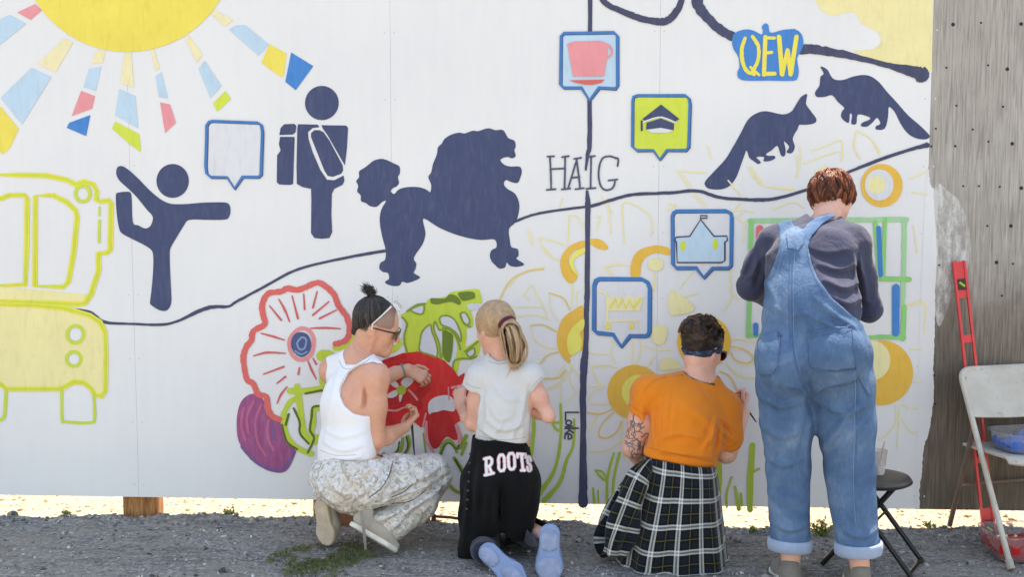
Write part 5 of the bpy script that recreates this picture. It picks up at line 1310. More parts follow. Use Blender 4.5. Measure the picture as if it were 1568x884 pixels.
T3 = SDF(V(930, 730, .85) - .03, V(1160, 555, .1) + .05, .0048)
T3.chain([V(1038, 712, .52), V(1044, 680, .52), che, nck + np.array((0, 0, -.035))], [.150, .152, .156, .085], .05, side=lft, ratio=.72)
T3.cone(shL, shR, .062, .062, .05); T3.cone(nck, shL, .058, .064, .045); T3.cone(nck, shR, .058, .064, .045)
T3.cone(shL, V(981, 640, .50), .068, .070, .03); T3.cone(shR, V(1113, 672, .44), .070, .070, .03)
T3.plane(V(1040, 703, .52), nz((-.20, 0, -1)), .006)
T3.poly([(930, 612), (957, 622), (972, 632), (990, 641), (991, 655), (986, 694), (930, 730)], .50, 'out')
T3.poly([(1170, 640), (1136, 668), (1131, 682), (1118, 690), (1100, 682), (1097, 690), (1096, 730), (1170, 730)], .44, 'out')
T3.poly([(1042, 540), (1046, 568), (1062, 578), (1086, 585), (1102, 576), (1112, 550)], .44, 'out')
oa = wave(41, 20, 3, (1, 1, .8)); ob = wave(44, 42, 2, (1.3, .6, .25), True); oc = wave(46, 40, 2, (.6, .6, 1.4), True)
xl = V(1010, 640, .6)[0]; zs = V(1010, 640, .6)[2]; zb = V(1040, 690, .5)[2]
T3.warp(lambda x, y, z: .004*oa(x, y, z) + .004*oc(x, y, z)*np.clip((zb+.14-z)/.1, .0, 1))
T3.folds([([(1004, 618), (1000, 650), (1003, 684)], .014, .010), ([(1014, 612), (1010, 650), (1013, 690)], .013, .010), ([(1024, 608), (1020, 640), (1019, 672)], .010, .009), ([(1034, 618), (1029, 645), (1028, 668)], .007, .009), ([(1008, 668), (1045, 660), (1088, 676)], .012, .011), ([(1003, 686), (1048, 690), (1092, 700)], .012, .010), ([(1098, 636), (1090, 662), (1074, 688)], .013, .011), ([(1104, 640), (1118, 655), (1130, 668)], .011, .010), ([(1108, 660), (1118, 672), (1126, 684)], .010, .009), ([(989, 626), (991, 652), (989, 684)], -.024, .010), ([(1101, 654), (1098, 672), (1096, 695)], -.022, .010), ([(975, 612), (968, 625), (966, 635)], .008, .010), ([(1050, 620), (1080, 640), (1092, 660)], .007, .014)], .58)
t3 = T3.mesh('tee_shirt', ORANGE_TEE, p3)
drape('collar_trim', [stroke_geo([(1045, 566), (1053, 574), (1066, 580), (1082, 586), (1094, 589)], 2.2)], t3, plain('dark_collar', lin(70, 66, 44), .9), t3, .003)

for g_s in [stroke_geo([(992, 686), (1020, 693), (1050, 699), (1075, 704), (1092, 708)], 1.1), stroke_geo([(964, 620), (975, 628), (988, 635)], 1.1), stroke_geo([(1106, 680), (1118, 685), (1130, 677)], 1.1), stroke_geo([(985, 600), (1000, 585), (1020, 577)], .9)]: drape('hem_stitching', [g_s], t3, HEM3, t3, .0015)
# plaid flannel: woven bands read from the cloth's own coordinates
k = N('plaid_flannel'); uv = k.n('UVMap'); sp_ = k.n('SeparateXYZ'); k.l(uv.outputs[0], sp_.inputs[0])
def bands(axis, lst, per=.104):
    fr = k.math('FRACT', k.math('DIVIDE', axis, per)); tot = None
    for c0, w, g0 in lst:
        d = k.math('ABSOLUTE', k.math('SUBTRACT', fr, c0)); e = k.math('MULTIPLY', k.math('LESS_THAN', d, w), g0)
        tot = e if tot is None else k.math('MAXIMUM', tot, e)
    return tot
wl_ = [(.30, .032, 1.0), (.44, .032, 1.0), (.37, .05, .30)]
u, v = sp_.outputs[0], sp_.outputs[1]
wu, wv_ = bands(u, wl_), bands(v, wl_)
white = k.math('MINIMUM', k.math('ADD', k.math('MULTIPLY', wu, .55), k.math('MULTIPLY', wv_, .55)), 1.0)
yel = k.math('MAXIMUM', bands(u, [(.87, .018, 1.0)]), bands(v, [(.87, .018, 1.0)]))
nav = k.math('MULTIPLY', k.math('ADD', bands(u, [(.08, .10, .5), (.66, .10, .5)]), bands(v, [(.08, .10, .5), (.66, .10, .5)])), .8)
co = k.coords(); nn = k.noise(co, 300, 2)
c = k.mix(nav, lin(15, 18, 16), lin(26, 32, 44)); c = k.mix(k.math('MULTIPLY', yel, .30), c, lin(140, 134, 80)); c = k.mix(white, c, lin(214, 216, 214))
c = k.mix(.5, c, k.ramp(nn, [(.3, (.75, .75, .75, 1)), (.7, (1.1, 1.1, 1.1, 1))]).outputs[0], 'MULTIPLY')
k.l(c, k.b.inputs['Base Color']); k.b.inputs['Roughness'].default_value = .95; k.b.inputs['Specular IOR Level'].default_value = .1; k.b.inputs['Sheen Weight'].default_value = .2
k.bump(k.noise(co, 12, 4, .55, 1.0), .3, .015); PLAID = k.m

def loft(name, rings, mat, parent, nu=96, uscale=1.0, uoff=0.0, voff=0.0, thick=.004):
    """rings: list of n x 3 loops; UV in metres along the cloth"""
    R_ = np.array(rings); m = len(R_); n = R_.shape[1]
    me = bpy.data.meshes.new(name); idx = np.arange(m*n).reshape(m, n); f = np.stack([idx[:-1], np.roll(idx[:-1], -1, 1), np.roll(idx[1:], -1, 1), idx[1:]], -1).reshape(-1, 4)
    o = npmesh(name, R_.reshape(-1, 3), f, mat, parent); uvl = o.data.uv_layers.new(name='UVMap')
    ref = R_[m//2]; seg = np.linalg.norm(np.roll(ref, -1, 0) - ref, axis=1); U_ = np.concatenate([[0], np.cumsum(seg)])*uscale + uoff
    vseg = np.linalg.norm(np.diff(R_, axis=0), axis=2).mean(1); V_ = np.concatenate([[0], np.cumsum(vseg)]) + voff
    vi = np.empty(len(o.data.loops), np.int32); o.data.loops.foreach_get('vertex_index', vi)
    row, col = vi//n, vi % n; uu = U_[col].copy()
    lp = col.reshape(-1, 4); wrap = (lp.max(1) - lp.min(1)) > n//2
    uu = uu.reshape(-1, 4); uu[wrap] = np.where(lp[wrap] == 0, U_[n], uu[wrap]); uu = uu.ravel()
    uvl.data.foreach_set('uv', np.stack([uu, V_[row]], 1).astype(np.float32).ravel())
    md = o.modifiers.new('cloth', 'SOLIDIFY'); md.thickness = thick; md.offset = 1
    return o

def skirt_rings():
    rows = [(988, 1094, 700, .50, .150, .055), (985, 1097, 716, .51, .160, .045), (977, 1100, 745, .52, .180, .025), (966, 1103, 780, .525, .205, .0), (955, 1107, 815, .525, .225, .0), (948, 1110, 845, .52, .240, .0), (944, 1112, 868, .52, .250, .0), (945, 1113, 882, .52, .252, .0)]
    rows = smooth_ring(rows, False, 4); out = []
    for i, (xl_, xr_, y, d, rd, tilt) in enumerate(rows):
        t = i/(len(rows)-1); a0 = V(xl_, y, d); b0 = V(xr_, y, d); c = (a0+b0)/2; rx = (b0-a0)[0]/2; ring = []
        for kk in range(160):
            th = 2*math.pi*kk/160
            fold = 1 + (.014 + .060*t)*math.sin(9*th + 1.0 + .8*t) * (.6+.4*math.sin(3*th+.5)) + .018*t*math.sin(17*th+2) + .012*math.sin(5*th + 6*t)
            # squared-off oval so that the back hangs broad and flat
            cx_, sy_ = math.cos(th), math.sin(th); q = (abs(cx_)**2.6 + abs(sy_)**2.6)**(-1/2.6)
            z = c[2] - tilt*cx_*.45 + .012*t*math.sin(4*th+.4) - (.0 if sy_ > 0 else .022*t*(-sy_))
            x = c[0] + rx*q*cx_*fold; yy = c[1] + rd*q*sy_*fold
            ring.append((x, yy, max(z, float(ground_z(x, yy)) + .006)))
        out.append(ring)
    return out
sk3 = loft('plaid_shirt', skirt_rings(), PLAID, p3, uoff=.02)
def tube_rings(pts, rad, n=40, fold=.08, seed=1, flat=1.0):
    pts = np.array(smooth_ring([tuple(p) + (r,) for p, r in zip(pts, rad)], False, 5)); P_ = pts[:, :3]; r = pts[:, 3]
    t = np.gradient(P_, axis=0); t /= np.linalg.norm(t, axis=1, keepdims=True); out = []; u = nz(np.cross(t[0], (0, 1, 0.2)))
    for i in range(len(P_)):
        u = nz(u - t[i]*(u @ t[i])); w = np.cross(t[i], u)
        out.append([P_[i] + r[i]*(1 + fold*math.sin(3*a+seed+i*.3) + fold*.7*math.sin(5*a+seed*2-i*.35))*(u*math.cos(a) + w*math.sin(a)*flat) for a in np.linspace(0, 2*math.pi, n, endpoint=False)])
    return out
loft('plaid_sleeve', tube_rings([V(996, 712, .60), V(978, 738, .66), V(962, 778, .69), V(950, 818, .70), V(942, 850, .70)], [.030, .046, .054, .060, .050], 48, .20, 2, .55), PLAID, sk3, uoff=.03, voff=.05)
loft('plaid_sleeve', tube_rings([V(985, 722, .45), V(966, 746, .50), V(946, 786, .54), V(934, 822, .56), V(938, 852, .58)], [.030, .045, .054, .058, .036], 48, .22, 5, .6), PLAID, sk3, uoff=.06, voff=.01)
# hair: dark updo with a broad band
HM3 = hair_mat('dark_brown_hair', lin(20, 14, 13), lin(56, 38, 30), lin(150, 108, 76))
HS = SDF(hc - .17, hc + .18, .0045); Lh = lambda *p: hc + HR @ (np.array(p)*.96)
HS.ell(Lh(-.018, 0, .036), (.096, .082, .090), HR, .02); HS.plane(Lh(.055, 0, .03), HR @ nz((.9, 0, -.4)), .01); HS.plane(Lh(-.02, 0, -.052), HR @ nz((.1, 0, -1)), .01)
HS.ell(Lh(-.090, .008, .070), (.046, .056, .056), HR, .015); HS.ell(Lh(-.030, -.01, .106), (.050, .056, .038), HR, .02); HS.ell(Lh(-.085, -.025, .045), (.036, .045, .040), HR, .02)
hb = wave(55, 95, 2, (1, 1, 1), True); HS.warp(lambda x, y, z: .004*hb(x, y, z))
cap3 = HS.mesh('hair', plain('dark_hair_base', lin(34, 24, 22), .5, var=.4, vscale=60), p3)
rs = np.random.RandomState(12); paths = []
for i in range(1300):
    a = rs.uniform(-math.pi, math.pi); e = rs.uniform(-.75, 1.5); dv = np.array((math.cos(a)*math.cos(e), math.sin(a)*math.cos(e), math.sin(e)))
    if dv[0] > .4 + .3*dv[2]: continue
    tdir = nz(np.array((-.85, .1, .40))); q = []
    for t in np.linspace(0, .85, 8):
        w = nz(dv*(1-t) + tdir*t); q.append(Lh(*(np.array((-.018, 0, .036)) + w*np.array((.098, .084, .092))*(1 + .03*t + rs.uniform(0, .012)))))
    paths.append(np.array(q))
tn = list(np.clip(rs.rand(len(paths))*.5, 0, 1)); cores = []
for i in range(64):                                             # twisted locks pinned over the crown
    a0 = rs.uniform(-2.6, 2.6); e0 = rs.uniform(.05, 1.35); sp_ = rs.uniform(.5, 1.2)*rs.choice((-1, 1)); q = []
    for t in np.linspace(0, 1, 10):
        aa = math.pi + a0 + sp_*t; ee = e0 + .35*math.sin(math.pi*t)*rs.choice((-1, 1)) ; dv = np.array((math.cos(aa)*math.cos(ee), math.sin(aa)*math.cos(ee), math.sin(ee)))
        q.append(Lh(*(np.array((-.030, 0, .045)) + dv*np.array((.104, .090, .098))*(1 + .10*math.sin(math.pi*t) + .02*math.sin(9*t+i)))))
    q = np.array(q); q[1:-1] = (q[:-2] + 2*q[1:-1] + q[2:])/4; q[1:-1] = (q[:-2] + 2*q[1:-1] + q[2:])/4; cores.append(q)
for i in range(26):                                             # the coiled bun at the back of the crown
    bc_ = np.array((-.118, rs.normal(.008, .006), .070 + rs.normal(0, .006))); r0_, r1_ = rs.uniform(.044, .056), rs.uniform(.008, .030); ph_ = rs.uniform(0, 6.28); sg_ = rs.choice((-1, 1))
    cores.append(np.array([Lh(*(bc_ + np.array((.030 - .045*t + .012*math.sin(5*t), (r0_ + (r1_-r0_)*t)*math.cos(ph_ + sg_*4.2*t), (r0_ + (r1_-r0_)*t)*math.sin(ph_ + sg_*4.2*t))))) for t in np.linspace(0, 1, 12)]))
cp, ct_ = clumps(cores, 22, .0085, .004, rs); paths += cp; tn += ct_
strands('locks', paths, .0012, HM3, cap3, tn)
BAND = SDF(hc - .15, hc + .15, .0042); BAND.ell(Lh(-.018, 0, .034), (.1035, .0895, .100), HR, .01)
nb = HR @ nz((-.42, 0, 1.0)); pb = Lh(-.02, 0, -.012); BAND.plane(pb + nb*.016, nb, .003); BAND.plane(pb - nb*.016, -nb, .003)
kb = N('band_cloth'); co = kb.coords(); kb.l(kb.ramp(kb.noise(co, 34, 3, .6, .5), [(.35, lin(30, 40, 56)), (.55, lin(48, 66, 92)), (.72, lin(96, 138, 190))]).outputs[0], kb.b.inputs['Base Color']); kb.b.inputs['Roughness'].default_value = .85
BAND.mesh('headband', kb.m, p3)
glasses('sunglasses', hc, HR, .97, plain('tortoise_plastic', lin(48, 28, 22), .25, var=.3), LENS, p3, .0042)
# inked forearm
ink = plain('tattoo_ink', lin(112, 104, 112), .7, var=.25, vscale=60); rs = np.random.RandomState(6); gs = []
for i in range(30):
    x, y = rs.uniform(962, 986), rs.uniform(646, 702); q = [(x, y)]
    a = rs.uniform(0, 6.28)
    for j in range(4): a += rs.uniform(-1.2, 1.2); q.append((q[-1][0] + 3.4*math.cos(a), q[-1][1] + 3.4*math.sin(a)))
    gs.append(stroke_geo(q, rs.uniform(.8, 2.2)))
drape('tattoo', gs, b3, ink, b3, .0012)

# ================================================================== 4. standing painter in denim overalls
p4 = empty('person', V(1262, 895, .85)); p4.location.z = 0
tag(p4, 'person standing in blue denim overalls and a navy long-sleeved shirt', 'person', 'people painting the mural')
pel, wai, che, nck = V(1248, 565, .80), V(1244, 480, .78), V(1243, 412, .66), V(1259, 345, .53)
shL, shR = V(1186, 374, .50), V(1306, 372, .64)
elL, wrL = V(1150, 438, .47), V(1180, 462, .26); elR, wrR = V(1330, 474, .62), V(1300, 455, .40)
hc = V(1273, 308, .44); HR = frame((.10, .80, -.56)); lft = nz(shL - shR)
hpL, knL, anL = V(1203, 590, .79), V(1206, 715, .79), V(1211, 864, .83); hpR, knR, anR = V(1292, 590, .79), V(1301, 720, .82), V(1317, 872, .91)
S4 = SDF(V(1100, 920, 1.1) - .03, V(1380, 245, .25) + .06, .0052)
S4.chain([pel, wai, che, nck], [.130, .125, .130, .055], .05, side=lft, ratio=.68)
S4.cone(shL, shR, .048, .048, .05); S4.cone(nck + np.array((0, -.01, -.01)), hc + HR @ np.array((-.03, 0, -.06)), .056, .054, .03)
for a, b, c_ in ((shL, elL, wrL), (shR, elR, wrR)):
    S4.chain([a, b], [.045, .038], .03); S4.chain([b, c_], [.038, .025], .02)
head(S4, hc, HR, .97)
hand(S4, wrL, nz((.35, .8, .3)), nz((0, .2, -1)), nz((.8, .2, .2)), (35, 45, 30), .9, 4)
hand(S4, wrR, nz((-.35, .8, .35)), nz((0, .2, -1)), nz((-.8, .2, .2)), (35, 45, 30), .9, 4)
for a, b, c_, hx in ((hpL, knL, anL, 1210), (hpR, knR, anR, 1319)):
    S4.chain([a, b], [.070, .055], .02); S4.chain([b, b + (c_-b)*.4 + np.array((0, -.02, 0)), c_], [.055, .058, .037], .03)
    hl = c_ + np.array((0, -.015, -.045)); S4.ell(hl + np.array((0, .01, .01)), (.026, .030, .030), None, .02); S4.cone(c_ + np.array((0, .02, -.045)), np.array((c_[0], c_[1] + .15, .035)), .026, .018, .03)
S4.mesh('body', SKIN2, p4)
T4 = SDF(V(1105, 560, 1.0) - .02, V(1370, 320, .25) + .05, .0050)
T4.chain([V(1245, 540, .78), wai, che, nck + np.array((0, 0, -.03))], [.170, .175, .170, .080], .05, side=lft, ratio=.72)
T4.ell(V(1245, 402, .64), (.175, .12, .13), None, .06); T4.ell(V(1280, 384, .70), (.085, .085, .085), None, .06)
T4.cone(shL, shR, .062, .062, .05); T4.cone(nck, shL, .056, .062, .05); T4.cone(nck, shR, .056, .062, .05)
T4.chain([shL, V(1166, 405, .49), elL], [.066, .062, .055], .03); T4.chain([elL, wrL], [.056, .036], .02)
T4.chain([shR, V(1320, 425, .63), elR], [.064, .058, .052], .03); T4.chain([elR, wrR], [.052, .036], .02)
T4.poly([(1232, 318), (1238, 331), (1258, 338), (1282, 336), (1296, 318)], .54, 'out')
na = wave(61, 24, 3, (.8, .8, 1)); nb_ = wave(63, 46, 2, (.5, .5, 1.3), True)
T4.warp(lambda x, y, z: .004*na(x, y, z) + .002*nb_(x, y, z))
T4.folds([([(1243, 398), (1275, 408), (1306, 402)], .012, .011), ([(1250, 420), (1280, 433), (1312, 426)], .014, .011), ([(1262, 446), (1286, 456), (1314, 448)], .012, .010), ([(1312, 395), (1323, 430), (1330, 468)], .010, .011), ([(1180, 384), (1166, 410), (1150, 440)], .010, .011), ([(1160, 382), (1150, 408), (1142, 432)], .008, .010), ([(1309, 384), (1313, 430), (1317, 478)], -.018, .010), ([(1172, 392), (1168, 420), (1162, 450)], -.014, .010), ([(1320, 455), (1332, 465), (1342, 462)], .008, .009), ([(1140, 420), (1150, 430), (1160, 428)], .008, .008), ([(1235, 376), (1262, 384), (1296, 378)], .007, .011)], .70)
T4.mesh('shirt', NAVY_KNIT, p4)
# overalls
O4 = SDF(V(1120, 870, 1.15) - .02, V(1375, 320, .35) + .05, .0052)
O4.chain([V(1245, 540, .78), wai, che, nck + np.array((0, 0, -.03))], [.188, .190, .181, .088], .05, side=lft, ratio=.74)
O4.ell(V(1245, 402, .64), (.186, .131, .14), None, .06); O4.ell(V(1280, 384, .70), (.094, .094, .094), None, .06)
O4.cone(shL, shR, .070, .070, .05); O4.cone(nck, shL, .066, .070, .05); O4.cone(nck, shR, .066, .070, .05)
O4.poly([(1199, 336), (1218, 331), (1224, 347), (1232, 351), (1256, 337), (1280, 330), (1290, 333), (1262, 346), (1243, 362), (1236, 378), (1238, 400), (1246, 424), (1262, 448), (1284, 468), (1306, 484), (1326, 500), (1340, 520), (1345, 640), (1140, 640), (1158, 520), (1166, 480), (1178, 430), (1192, 385), (1200, 356)], .72, 'in')
LW_ = SDF(O4.lo, V(1375, 320, .35) + .05, .0052)
LW_.ell(V(1246, 545, .79), (.232, .150, .19), None, .05)
LW_.ell(V(1203, 560, .86), (.105, .105, .125), None, .06); LW_.ell(V(1284, 542, .91), (.112, .112, .125), None, .06)
LW_.chain([V(1200, 590, .80), V(1205, 650, .80), V(1207, 715, .80), V(1210, 832, .83)], [.116, .104, .086, .077], .025)
LW_.chain([V(1291, 590, .80), V(1295, 650, .81), V(1301, 720, .83), V(1314, 838, .91)], [.130, .116, .098, .084], .025)
LW_.plane(V(1245, 470, .78), (0, 0, 1), .03)
O4.v = smin(O4.v, LW_.v, .03)
O4.plane(V(1210, 830, .83), (-.06, 0, -1), .003)
da = wave(71, 17, 3, (.9, .9, .8)); db = wave(73, 40, 2, (.7, .7, 1.1), True); zc = V(1245, 610, .8)[2]; xc = V(1245, 610, .8)[0]
O4.warp(lambda x, y, z: .005*da(x, y, z))
O4.folds([([(1241, 610), (1222, 592), (1198, 584)], .013, .012), ([(1243, 608), (1262, 590), (1292, 580)], .013, .012), ([(1222, 556), (1236, 590), (1243, 640)], -.015, .014), ([(1163, 608), (1195, 622), (1232, 614)], .011, .013), ([(1252, 616), (1290, 630), (1334, 618)], .011, .013), ([(1163, 652), (1195, 668), (1236, 656)], .006, .014), ([(1172, 702), (1200, 714), (1238, 700)], .008, .012), ([(1176, 760), (1205, 770), (1238, 764)], .005, .014), ([(1180, 803), (1210, 812), (1240, 805)], .009, .010),
    ([(1328, 606), (1292, 640), (1262, 694)], .014, .013), ([(1320, 640), (1290, 680), (1270, 720)], .009, .013), ([(1304, 690), (1312, 740), (1308, 790)], .007, .014), ([(1285, 806), (1315, 814), (1342, 806)], .010, .010), ([(1178, 470), (1210, 481), (1240, 476)], .007, .011), ([(1245, 455), (1278, 482), (1314, 502)], .011, .011), ([(1228, 478), (1265, 493), (1302, 508)], .009, .010), ([(1182, 440), (1190, 470), (1180, 500)], .006, .012), ([(1245, 640), (1236, 690), (1240, 730)], .008, .012), ([(1175, 560), (1185, 590), (1178, 620)], .006, .012)], .90)
o4 = O4.mesh('overalls', DENIM, p4)
LT = drape('yoke_patch', [patch([(1203, 357), (1212, 351), (1226, 352), (1233, 360), (1230, 374), (1222, 384), (1206, 380)], 3)], o4, DENIM, o4, .004, .003)
drape('back_seam', [stroke_geo([(1214, 386), (1212, 430), (1212, 480), (1214, 530), (1222, 570), (1232, 594), (1241, 606)], 1.8), stroke_geo([(1210, 386), (1208, 430), (1208, 480), (1210, 528)], .9), stroke_geo([(1310, 545), (1314, 600), (1312, 660), (1311, 720)], 1.6), stroke_geo([(1236, 380), (1239, 402), (1248, 426), (1264, 450), (1286, 470)], 1.1)], o4, THREAD, o4, .0015)
for ring in ([(1159, 516), (1190, 506), (1194, 512), (1190, 562), (1182, 574), (1166, 577), (1160, 570)], [(1235, 510), (1270, 502), (1304, 497), (1306, 508), (1312, 566), (1250, 570), (1240, 562)]):
    pk = drape('back_pocket', [patch(ring, 4)], o4, DENIM, o4, .005, .004)
    drape('pocket_stitching', [stroke_geo(ring[:3] if len(ring) > 6 else ring, 1.4, False, False), stroke_geo([(p[0], p[1]+6) for p in ring[:3]], 1.0, False, False)], pk, THREAD, pk, .002) if False else None
drape('stitching', [stroke_geo([(1160, 517), (1190, 507)], 1.2), stroke_geo([(1160, 523), (1191, 513)], 1.0), stroke_geo([(1194, 512), (1190, 562), (1182, 574), (1166, 577)], 1.2), stroke_geo([(1236, 512), (1270, 504), (1304, 499)], 1.3), stroke_geo([(1237, 518), (1270, 510), (1304, 505)], 1.0), stroke_geo([(1244, 567), (1280, 570), (1312, 567)], 1.8), stroke_geo([(1304, 499), (1310, 540), (1312, 566)], 1.2)], o4, THREAD, o4, .011)
for g_s in [stroke_geo([(1217, 388), (1215, 430), (1215, 480), (1217, 530), (1225, 568)], .9), stroke_geo([(1307, 548), (1310, 600), (1308, 660), (1307, 740), (1310, 800)], .9), stroke_geo([(1202, 372), (1190, 420), (1178, 470), (1168, 505)], .9), stroke_geo([(1243, 392), (1252, 422), (1268, 444), (1290, 464), (1310, 478)], .9), stroke_geo([(1206, 362), (1215, 357), (1225, 358), (1229, 364)], .8)]: drape('pale_topstitching', [g_s], o4, THREAD2, o4, .0022)
drape('hammer_loop', [patch([(1313, 575), (1318, 574), (1334, 604), (1330, 607)], 3)], o4, DENIM, o4, .006, .004)
for (cx_, cy_, dd, r) in ((1210, 827, .83, .081), (1315, 832, .91, .087)):
    c_ = V(cx_, cy_, dd); n = 40; m = MB(); rs = np.random.RandomState(int(cx_)); ph = rs.uniform(0, 6, 3)
    prof = [(r-.006, -.038), (r-.001, -.043), (r+.004, -.040), (r+.007, -.020), (r+.006, .000), (r+.002, .007), (r-.006, .006)]
    v = []; 
    for (rr, z) in prof:
        for kk in range(n):
            a = 2*math.pi*kk/n; w = 1 + .02*math.sin(2*a+ph[0]) + .015*math.sin(3*a+ph[1]); v.append((c_[0]+rr*w*math.cos(a), c_[1]+rr*w*math.sin(a), c_[2]+z+.004*math.sin(a+ph[2])))
    m.add(v, [(i*n+kk, i*n+(kk+1) % n, (i+1)*n+(kk+1) % n, (i+1)*n+kk) for i in range(len(prof)-1) for kk in range(n)])
    o = m.build('rolled_cuff', DENIM_IN, p4, True, angle=80); md = o.modifiers.new('cloth', 'SOLIDIFY'); md.thickness = .004
for hx, hy, dd, tx in ((1212, 0, .86, 1204), (1318, 0, .94, 1326)):
    hl = np.array((V(hx, 880, dd)[0], -dd - .015, .0)); hl[2] = .0 + float(ground_z(hl[0], hl[1])) + .002; te = np.array((V(tx, 880, dd)[0], -dd + .235, hl[2]))
    shoe('shoe', hl, te, (0, 0, -1), GREY_SHOE, RUBBER, p4, .048, lift=.035)
# short layered auburn hair
HM4 = hair_mat('auburn_hair', lin(44, 20, 14), lin(108, 56, 38), lin(190, 116, 80), .34)
HS = SDF(hc - .17, hc + .17, .0045); Lh = lambda *p: hc + HR @ (np.array(p)*.97)
HS.ell(Lh(-.016, 0, .030), (.099, .089, .094), HR, .02); HS.plane(Lh(.060, 0, .03), HR @ nz((.9, 0, -.3)), .01); HS.plane(Lh(-.06, 0, -.050), HR @ nz((.30, 0, -1)), .01)
cap4 = HS.mesh('hair', plain('auburn_base', lin(78, 40, 28), .55, var=.35, vscale=60), p4)
rs = np.random.RandomState(21); cores = []; crown = nz(np.array((-.45, .10, .88))); u_ = nz(np.cross(crown, (0, 1, .1))); w_ = np.cross(crown, u_)
for i in range(330):
    a = rs.uniform(0, 6.28); r = rs.uniform(.02, 1.75); out = u_*math.cos(a) + w_*math.sin(a); L_ = rs.uniform(.45, .85); q = []; sw = rs.uniform(-.5, .5); hgt = rs.uniform(.03, .12)
    for t in np.linspace(0, 1, 10):
        ang = r + L_*t; o2 = nz(out + np.cross(crown, out)*sw*t); w = crown*math.cos(ang) + o2*math.sin(ang)
        q.append(Lh(*(np.array((-.016, 0, .030)) + w*np.array((.100, .090, .095))*(1.0 + hgt*math.sin(math.pi*(.15 + .85*t))**.8 + .015))))
    e = HR.T @ (q[-1] - hc)
    if e[0] > .07 or e[2] < -.100 or (e[0] > .03 and e[2] < -.01): continue
    cores.append(np.array(q))
paths, tn = clumps(cores, 20, .0075, .0015, rs, .0008)
strands('locks', paths, .0011, HM4, cap4, tn)

for o_ in bpy.data.objects:
    if 'sole' in o_.keys(): del o_['sole']
# ------------------------------------------------------------------ things around the painters
def clearp(name, rgb=(230, 232, 234), t=.8, rough=.12):
    k = N(name); k.b.inputs['Base Color'].default_value = lin(*rgb); k.b.inputs['Roughness'].default_value = rough
    k.b.inputs['Transmission Weight'].default_value = t; k.b.inputs['IOR'].default_value = 1.25; return k.m
CLEAR = clearp('clear_tub', (244, 246, 248), .93, .06)
def wetpaint(name, rgb):
    k = N(name); co = k.coords(); f = k.noise(co, 40, 3, .6, 1.0)
    k.l(k.ramp(f, [(.3, scl(lin(*rgb), .82)), (.7, scl(lin(*rgb), 1.12))]).outputs[0], k.b.inputs['Base Color']); k.b.inputs['Roughness'].default_value = .18; k.bump(f, .2, .004); return k.m

# --- folding stool
BLK = plain('black_steel', lin(24, 25, 26), .35, .3, var=.15, vscale=40)
VINYL = plain('worn_vinyl', lin(66, 60, 54), .42, var=.22, vscale=16, bump=.15)
sc_ = V(1339, 731, .60); sz = sc_[2]
stool = empty('folding_stool', (sc_[0], sc_[1], 0))
tag(stool, 'black folding stool with round padded seat beside the overalls', 'stool')
m = MB(); m.lathe((sc_[0], sc_[1], sz), [(.02, -.030), (.118, -.030), (.140, -.024), (.149, -.014), (.150, -.004), (.142, .006), (.10, .011), (.04, .012), (.004, .012)], 48); m.build('seat', VINYL, stool, True, angle=70)
m = MB(); m.tube([(sc_[0] + .1505*math.cos(t), sc_[1] + .1505*math.sin(t), sz - .013) for t in np.linspace(0, 2*math.pi, 49)], .004, 6, False); m.build('seat_piping', BLK, stool, True)
ph = math.radians(-24); uu_ = np.array((math.cos(ph), math.sin(ph), 0)); vv_ = np.array((-math.sin(ph), math.cos(ph), 0)); base_ = np.array((sc_[0], sc_[1], 0))
for sg, wv0 in ((1, .115), (-1, .095)):
    for q in (-1, 1):
        top = base_ - sg*uu_*.085 + vv_*q*wv0 + np.array((0, 0, sz - .032)); bot = base_ + sg*uu_*.185 + vv_*q*wv0; bot[2] = float(ground_z(bot[0], bot[1])) + .009
        m = MB(); m.tube([top, bot], .0105, 10); m.build('leg', BLK, stool, True)
    b0, b1 = [base_ + sg*uu_*.178 + vv_*q*wv0 for q in (-1, 1)]; b0[2] = b1[2] = .03
    m = MB(); m.tube([b0, b1], .0085, 8); m.build('crossbar', BLK, stool, True)
m = MB(); cc = base_ + uu_*.028 + np.array((0, 0, sz*.57)); m.tube([cc - vv_*.118, cc + vv_*.118], .005, 8); m.build('pivot_bolt', BLK, stool, True)
# --- cup on the stool
cu = V(1343, 722, .60); cu[2] = sz + .0125
cup = empty('plastic_cup', cu); tag(cup, 'clear plastic cup of white paint standing on the black stool', 'cup')
m = MB(); m.lathe(cu, [(.030, 0), (.034, .04), (.040, .098), (.0425, .100), (.0405, .101), (.038, .097), (.032, .04), (.028, .003)], 28, close=False); m.build('cup_wall', clearp('cup_plastic', (236, 232, 232), .75, .25), cup, True, angle=60)
m = MB(); m.lathe(cu + np.array((0, 0, .002)), [(.0285, 0), (.0325, .038), (.001, .038)], 28); m.build('paint', wetpaint('white_paint', (226, 224, 222)), cup, True)
m = MB(); m.tube([cu + np.array((.0, .0, .01)), cu + np.array((.03, .01, .135))], [.004, .003], 6); m.build('stirring_stick', plain('stick_wood', lin(196, 170, 130), .8), cup, True)

